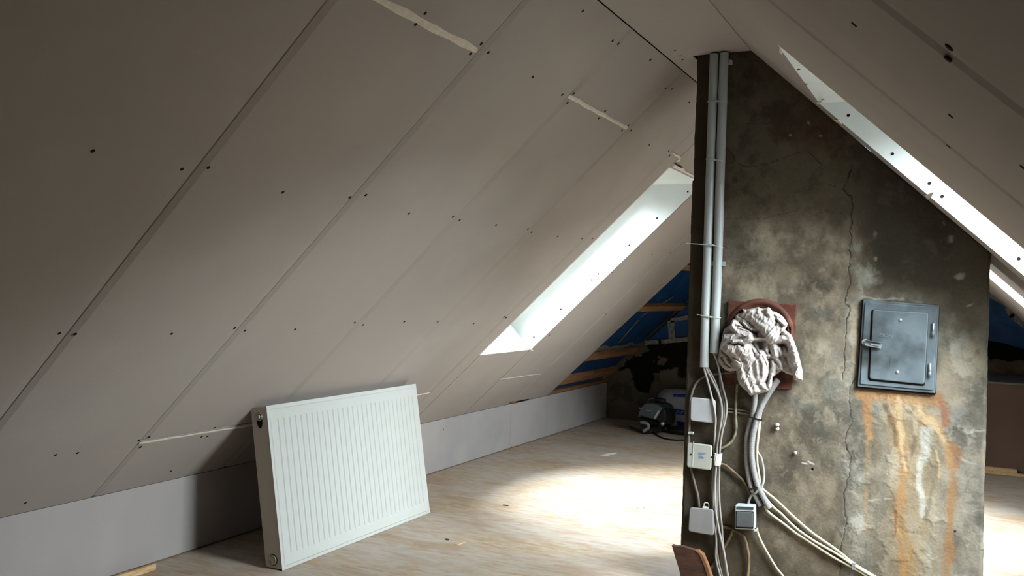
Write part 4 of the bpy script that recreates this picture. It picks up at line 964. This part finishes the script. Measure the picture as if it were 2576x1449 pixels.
# ================================================================== RADIATOR
def radiator():
    y0, y1 = 2.63, 3.664; xf = -2.2095; h = .606; dep = .078; lean = math.atan2(.0975, .598)
    up_ = np.array([-math.sin(lean), 0, math.cos(lean)]); nf = np.array([math.cos(lean), 0, math.sin(lean)])
    back_low = dep*math.sin(lean)
    O = np.array([xf, 0, .001])       # front bottom edge; the back bottom edge would dip below the floor
    O = O+np.array([0, 0, 0])
    P = lambda y, z, d=0.0: O+np.array([0, y, 0])+up_*z-nf*d
    root = empty('radiator', (xf, (y0+y1)/2, 0), 'white ribbed panel radiator on the floor, leaning against the sloped wall', 'radiator')
    # front panel with pressed vertical grooves
    m = .028; my = .042; pitch = .0333; ys = [y0+.004]; W = y1-y0
    prof = [(y0+.002, -.000), (y0+.012, .0), (y0+.016, .004), (y0+.038, .004)]
    n = int((W-.1)/pitch); start = y0+(W-n*pitch)/2
    rows = [(0.0, 0), (.012, 0), (.016, 1), (.050, 1), (.056, 2), (.548, 2), (.554, 1), (.588, 1), (.592, 0), (h, 0)]
    cols = [(y0, 0, 0), (y0+.012, 0, 0), (y0+.016, 1, 0), (start-.004, 1, 0)]
    for k in range(n+1):
        c = start+k*pitch
        if k > 0: pass
        cols += [(c-.0055, 1, 0), (c-.0025, 1, 1), (c+.0025, 1, 1), (c+.0055, 1, 0)]
    cols += [(y1-.016, 1, 0), (y1-.012, 0, 0), (y1, 0, 0)]
    cols = sorted(set(cols)); V = []; F = []
    for (y, a, gcol) in cols:
        for (z, b) in rows:
            d = 0.0
            if a and b >= 1: d = -.0032
            if a and b == 2 and gcol: d = .0012
            V.append(P(y, z, d))
    nc, nr = len(cols), len(rows)
    for i in range(nc-1):
        for j in range(nr-1): F.append((i*nr+j, (i+1)*nr+j, (i+1)*nr+j+1, i*nr+j+1))
    o = mesh('front_panel', V, F, M['radiator'], root); md = o.modifiers.new('s', 'SOLIDIFY'); md.thickness = .0015; md.offset = -1
    bevel(o, .0012, 2, 20)
    # casing: side covers, top grille, back panel
    zb = .012   # lifted behind so that the tilted case clears the floor
    def side(y, d):
        Z0 = dep*math.tan(lean)+.002
        pts = [(0.004, .0), (h-.002, 0.0), (h-.002, dep), (Z0, dep)]
        hb = MB().prism([P(y, z, dd) for z, dd in pts], (0, d, 0)).build('side_cover', M['radside'], root); bevel(hb, .002)
        return hb
    side(y0+.001, .004); side(y1-.005, .004)
    MB().prism([P(y0+.006, .02, dep-.004), P(y1-.006, .02, dep-.004), P(y1-.006, h-.004, dep-.004), P(y0+.006, h-.004, dep-.004)], -nf*.003).build('back_panel', M['radside'], root)
    mb = MB()
    k = 0; y = y0+.02
    while y < y1-.03:
        mb.prism([P(y, h-.003, .004), P(y+.010, h-.003, .004), P(y+.010, h-.003, dep-.004), P(y, h-.003, dep-.004)], up_*.0015); y += .018
    mb.prism([P(y0+.002, h-.003, .001), P(y1-.002, h-.003, .001), P(y1-.002, h-.003, .006), P(y0+.002, h-.003, .006)], up_*.002)
    mb.prism([P(y0+.002, h-.003, dep-.006), P(y1-.002, h-.003, dep-.006), P(y1-.002, h-.003, dep), P(y0+.002, h-.003, dep)], up_*.002)
    mb.build('top_grille', M['radiator'], root)
    # bottom closing strip
    MB().prism([P(y0+.004, .016, .002), P(y1-.004, .016, .002), P(y1-.004, .016, .05), P(y0+.004, .016, .05)], up_*.002).build('bottom_strip', M['radside'], root)
    # convector fins inside
    mb = MB(); y = y0+.03
    while y < y1-.03: mb.prism([P(y, .06, .020), P(y, .54, .020), P(y, .54, .060), P(y, .06, .060)], (0, .001, 0)); y += .02
    c = mb.build('convector_fins', M['radside'], root); c['kind'] = 'stuff'
    # connection openings in the visible side cover
    ax = np.array([0, -1.0, 0])
    def oval(z, d, rz, rd, z2=0):
        pts = []
        for k in range(24):
            a = 2*math.pi*k/24; pts.append(P(y0+.0005, z+math.sin(a)*rz, d+math.cos(a)*rd))
        return pts
    MB().prism(oval(.555, .040, .030, .0135), (0, -.0006, 0)).build('cutout', M['hole'], root)
    vr = MB().lathe(P(y0, .568, .040), ax, [(.0155, -.002), (.0155, .002), (.0115, .0035), (.0115, .001)], 24).build('valve_ring', M['chrome'], root, True)
    MB().lathe(P(y0, .568, .040), ax, [(.0085, 0), (.0085, .007), (.0055, .008), (.003, .005)], 18).build('air_vent', M['white_plastic'], vr, True)
    MB().lathe(P(y0, .040, .040), ax, [(.0205, -.001), (.0205, .001), (.019, .0015)], 24).build('cutout', M['hole'], root)
    MB().lathe(P(y0, .040, .040), ax, [(.0185, 0), (.0185, .004), (.0135, .0065), (.0125, .003), (.005, .003)], 24).build('end_plug', M['chrome'], root, True)
    return root
radiator()

# ================================================================== FLOOR BITS
# wooden stick in the lower left corner
A = onZ(388, 1424); 
def stick():
    tip = onZ(388, 1432); far = onZ(250, 1478); d = far-tip; d[2] = 0; L = np.linalg.norm(d); d /= L; p = np.array([-d[1], d[0], 0])*.011; n = 8; V = []; F = []
    rs = np.random.RandomState(3)
    for i in range(n+1):
        c = tip+d*(L*1.6)*i/n; j = .001*rs.randn(4); z0 = .0005
        sp = 1 if i else .8
        V += [c+p*sp+np.array([0, 0, z0]), c-p*sp+np.array([0, 0, z0]), c-p*.8*sp+np.array([0, 0, .020+j[1]]), c+p*.9*sp+np.array([0, 0, .022+j[0]])]
    for i in range(n):
        for k in range(4): F.append((i*4+k, i*4+(k+1) % 4, (i+1)*4+(k+1) % 4, (i+1)*4+k))
    F += [(0, 1, 2, 3), (n*4+3, n*4+2, n*4+1, n*4)]
    o = mesh('wood_offcut', V, F, M['pine_light']); fix_normals(o); tag(o, 'short raw pine stick lying on the floor by the left knee wall', 'wood')
stick()
# brown board standing against the chimney foot
def brown_board():
    Yb = 3.02; px = [(1690,1372),(1700,1376),(1712,1374),(1738,1382),(1753,1386),(1765,1396),(1775,1420),(1792,1470)]
    top = [onY(x, y, Yb) for x, y in px]; zlow = .001
    L_ = [onY(1698,1400, Yb), onY(1706,1425,Yb), onY(1714,1455,Yb)]
    bl = np.array([L_[-1][0]+.03, Yb, zlow]); br = np.array([top[-1][0]+.06, Yb, zlow])
    o = empty('wooden_board', (bl+br)/2, 'reddish-brown board with broken top edge standing at the foot of the chimney', 'board')
    MB().prism(top+[br, bl]+L_[::-1], (0, .022, 0)).build('board_face', M['brownwood'], o)
    # pale broken edge
    mb = MB()
    E = [onY(x, y, Yb-.002) for x, y in px[4:]]
    for a, b in zip(E, E[1:]):
        w = np.array([.012, 0, 0]); mb.prism([a-w*.6, a+w*.3, b+w*.3, b-w*.6], (0, .026, 0))
    mb.build('broken_edge', M['rawedge'], o)
    return o
brown_board()
# dust scraps on the floor
def scrap(px, py, l, w, ang, mat, label, h=.003):
    c = onZ(px, py, .0); a = math.radians(ang); d = np.array([math.cos(a), math.sin(a), 0])*l/2; p = np.array([-math.sin(a), math.cos(a), 0])*w/2; z = np.array([0, 0, .0005])
    o = MB().prism([c+d+p*.6+z, c+d*.4+p+z, c-d+p*.8+z, c-d*.9-p+z, c+d*.8-p*.7+z], (0, 0, h)).build('plaster_scrap', M[mat]); return tag(o, label, 'debris')
scrap(1533, 1143, .16, .05, 75, 'daylit_board', 'pale plaster smear on the floor in front of the power saw', .0012)
scrap(1272, 1272, .03, .012, 10, 'brownwood', 'small brown wood chip on the floor right of the radiator')
scrap(1160, 1368, .06, .012, 80, 'pine_light', 'pale wood splinter on the floor below the radiator corner')
scrap(1125, 1358, .022, .012, -30, 'brownwood', 'dark crumb of wood on the floor beside the pale splinter')
o = MB().tube(spline([onZ(1601, 1280, .003), onZ(1607, 1276, .004), onZ(1615, 1275, .004), onZ(1623, 1279, .003)], 5), .0012, 6).build('wire_scrap', M['boxdark'], None, True)
tag(o, 'tiny curved wire scrap on the brightest patch of floor', 'wire')

# ================================================================== SAW, CORD, SACK
def saw():
    c0 = onZ(1640, 1083); root = empty('circular_saw', c0, 'dark portable circular saw on the floor against the far gable wall', 'saw')
    def S(px, py, dy=0.0): return onY(px, py, c0[1]+dy-.13)
    b = MB().prism([onZ(1582,1070,.004), onZ(1640,1086,.004), onZ(1690,1084,.004), onZ(1648,1071,.004)], (0, 0, .008)).build('base_plate', M['zinc'], root)
    def lath(cx, cy, rx, L, ax, prof, name, mat, n=28):
        return MB().lathe(S(cx, cy, 0), ax, [(rx*a, L*b_) for a, b_ in prof], n).build(name, M[mat], root, True)
    def blk(px, dy, dep, name, mat, bv=.012):
        q = MB().prism([S(x, y, dy) for x, y in px], (.05, dep, 0)).build(name, M[mat], root); return bevel(q, bv, 4)
    blk([(1602,1053),(1606,1036),(1613,1021),(1624,1013),(1640,1013),(1656,1018),(1666,1027),(1659,1043),(1651,1058),(1630,1053),(1612,1047)], -.10, .16, 'motor_housing', 'sawgrey', .018)
    blk([(1652,1058),(1660,1042),(1667,1027),(1672,1034),(1675,1050),(1671,1068),(1660,1067)], -.105, .10, 'blade_guard', 'black', .008)
    blk([(1603,1054),(1612,1050),(1630,1056),(1651,1061),(1662,1068),(1660,1076),(1636,1078),(1610,1072)], -.05, .13, 'lower_body', 'black', .01)
    MB().prism([S(1644,1052,-.12), S(1648,1054,-.12), S(1661,1034,-.12), S(1656,1032,-.12)], (0, .004, 0)).build('depth_scale', M['zinc'], root)
    MB().tube(spline([S(1630,1012), S(1636,1003), S(1650,1003), S(1672,1010)], 5), [.010]*16, 10).build('front_handle', M['sawgrey'], root, True)
    MB().tube([S(1647,1004,-.02), S(1674,1010,-.02)], .019, 14).build('grip', M['black'], root, True)
    MB().tube(spline([S(1612,1062,-.10), S(1628,1066,-.12), S(1631,1076,-.12), S(1618,1085,-.12)], 6), .012, 10).build('lever', M['boxdark'], root, True)
    for x, y in ((1610,1026), (1614,1028), (1628,1032), (1633,1033), (1638,1033)):
        MB().lathe(S(x, y, -.13), (0, -1, 0), [(.004, 0), (.004, .012), (.002, .014)], 8).build('housing_screw', M['zinc'], root, True)
    MB().box(S(1652,1075), (.05, 0, 0), (0, .05, 0), (0, 0, .022)).build('gear_case', M['black'], root)
    MB().lathe(S(1668,1066,-.10), (0, -1, .1), [(.014, 0), (.014, .02), (.008, .024)], 14).build('clamp_knob', M['zinc'], root, True)
    return root
saw()
o = MB().tube(spline([onZ(x, y, .006) for x, y in ((1585,1074),(1600,1082),(1622,1090),(1632,1090),(1642,1088),(1652,1094),(1672,1103),(1700,1107),(1735,1106),(1770,1100))], 6), .006, 8).build('power_cord', M['black'], None, True)
tag(o, 'black power cord trailing from the saw towards the chimney', 'cord')
def sack():
    cen = onY(1722, 1040, 7.08); rx, ry, rz = .235, .125, .158; cen[2] = rz*.92
    nu, nv = 60, 40; V = []; F = []; UV = {}
    ang = .12
    for i in range(nu):
        for j in range(nv):
            a = 2*math.pi*i/nu; b = -math.pi/2+math.pi*j/(nv-1); cb = abs(math.cos(b))**.6
            x = rx*math.copysign(abs(math.sin(b))**.75, math.sin(b)); yv = ry*cb*math.cos(a); z = rz*cb*math.copysign(abs(math.sin(a))**.85, math.sin(a))
            k = 1+.10*mnoise.noise(Vector((x*9, yv*9, z*9)))+.03*mnoise.noise(Vector((x*30, yv*30, z*30)))
            p = np.array([x, yv, z])*k; p = np.array([p[0]*math.cos(ang)+p[2]*math.sin(ang)*-1*-1, p[1], p[2]*math.cos(ang)-p[0]*math.sin(ang)])+cen; p[2] = max(p[2], .001)
            V.append(p)
    for i in range(nu):
        for j in range(nv-1): F.append((i*nv+j, ((i+1) % nu)*nv+j, ((i+1) % nu)*nv+j+1, i*nv+j+1))
    o = mesh('filler_sack', V, F, M['sack'], None, True); fix_normals(o); tag(o, 'plump white paper sack with blue print lying behind the saw', 'sack')
    Va = np.array(V)
    def surf(px, py):    # y of the sack front under a pixel
        q = onY(px, py, cen[1]-.12); d = np.hypot(Va[:, 0]-q[0], Va[:, 2]-q[2]); m = d < .02
        m = m if m.any() else d < .05
        return float(Va[m, 1].min()) if m.any() else cen[1]
    def patch(x0, y0_, x1, y1_, hh, name, mat='sackblue', n=10):
        V = []; F = []
        for i in range(n+1):
            t = i/n; x = x0+(x1-x0)*t; y = y0_+(y1_-y0_)*t
            for q in (0, 1):
                for k in (0,): V.append(onY(x, y+hh*q, surf(x, y+hh*q)-.004))
        for i in range(n): F.append((2*i, 2*i+2, 2*i+3, 2*i+1))
        p = mesh(name, V, F, M[mat], o); m_ = p.modifiers.new('s', 'SOLIDIFY'); m_.thickness = .001; return p
    patch(1692, 1027, 1745, 1036, 13, 'blue_banner'); patch(1694, 991, 1745, 993, 7, 'blue_banner'); patch(1668, 1022, 1677, 1012, 12, 'blue_banner', n=3); patch(1704, 1059, 1745, 1066, 12, 'blue_banner')
    def txt(body, px, py, size, mat, rot=10):
        cu = bpy.data.curves.new('t', 'FONT'); cu.body = body; cu.size = size; cu.extrude = .0005
        tmp = bpy.data.objects.new('t', cu); COL.objects.link(tmp)
        me = bpy.data.meshes.new_from_object(tmp.evaluated_get(bpy.context.evaluated_depsgraph_get())); bpy.data.objects.remove(tmp)
        me.materials.clear(); me.materials.append(M[mat]); e = bpy.data.objects.new('lettering', me); COL.objects.link(e); e.parent = o; e.matrix_parent_inverse = o.matrix_world.inverted()
        p = onY(px, py, surf(px+8, py-3)-.014); e.matrix_world = Matrix.Translation(Vector(p))@Matrix.Rotation(math.radians(rot), 4, 'Y')@Matrix.Rotation(math.radians(90), 4, 'X')
    txt('UNIFLOTT', 1695, 1037, .036, 'sack', 10); txt('knauf', 1678, 1033, .040, 'sackblue', 14); txt('U', 1681, 1071, .07, 'boxdark', 8)
sack()
def pouch():
    cen = onZ(1712, 1093); cen[2] = .028; V = []; F = []; nu, nv = 24, 14
    for i in range(nu):
        for j in range(nv):
            a = 2*math.pi*i/nu; b = -math.pi/2+math.pi*j/(nv-1); p = np.array([.11*math.cos(b)*math.cos(a), .05*math.cos(b)*math.sin(a), .034*math.sin(b)])
            p *= 1+.2*mnoise.noise(Vector(p*18)); p = p+cen; p[2] = max(p[2], .0008); V.append(p)
    for i in range(nu):
        for j in range(nv-1): F.append((i*nv+j, ((i+1) % nu)*nv+j, ((i+1) % nu)*nv+j+1, i*nv+j+1))
    o = mesh('tool_pouch', V, F, M['black'], None, True); fix_normals(o); tag(o, 'small black bundle on the floor in front of the white sack', 'pouch')
pouch()
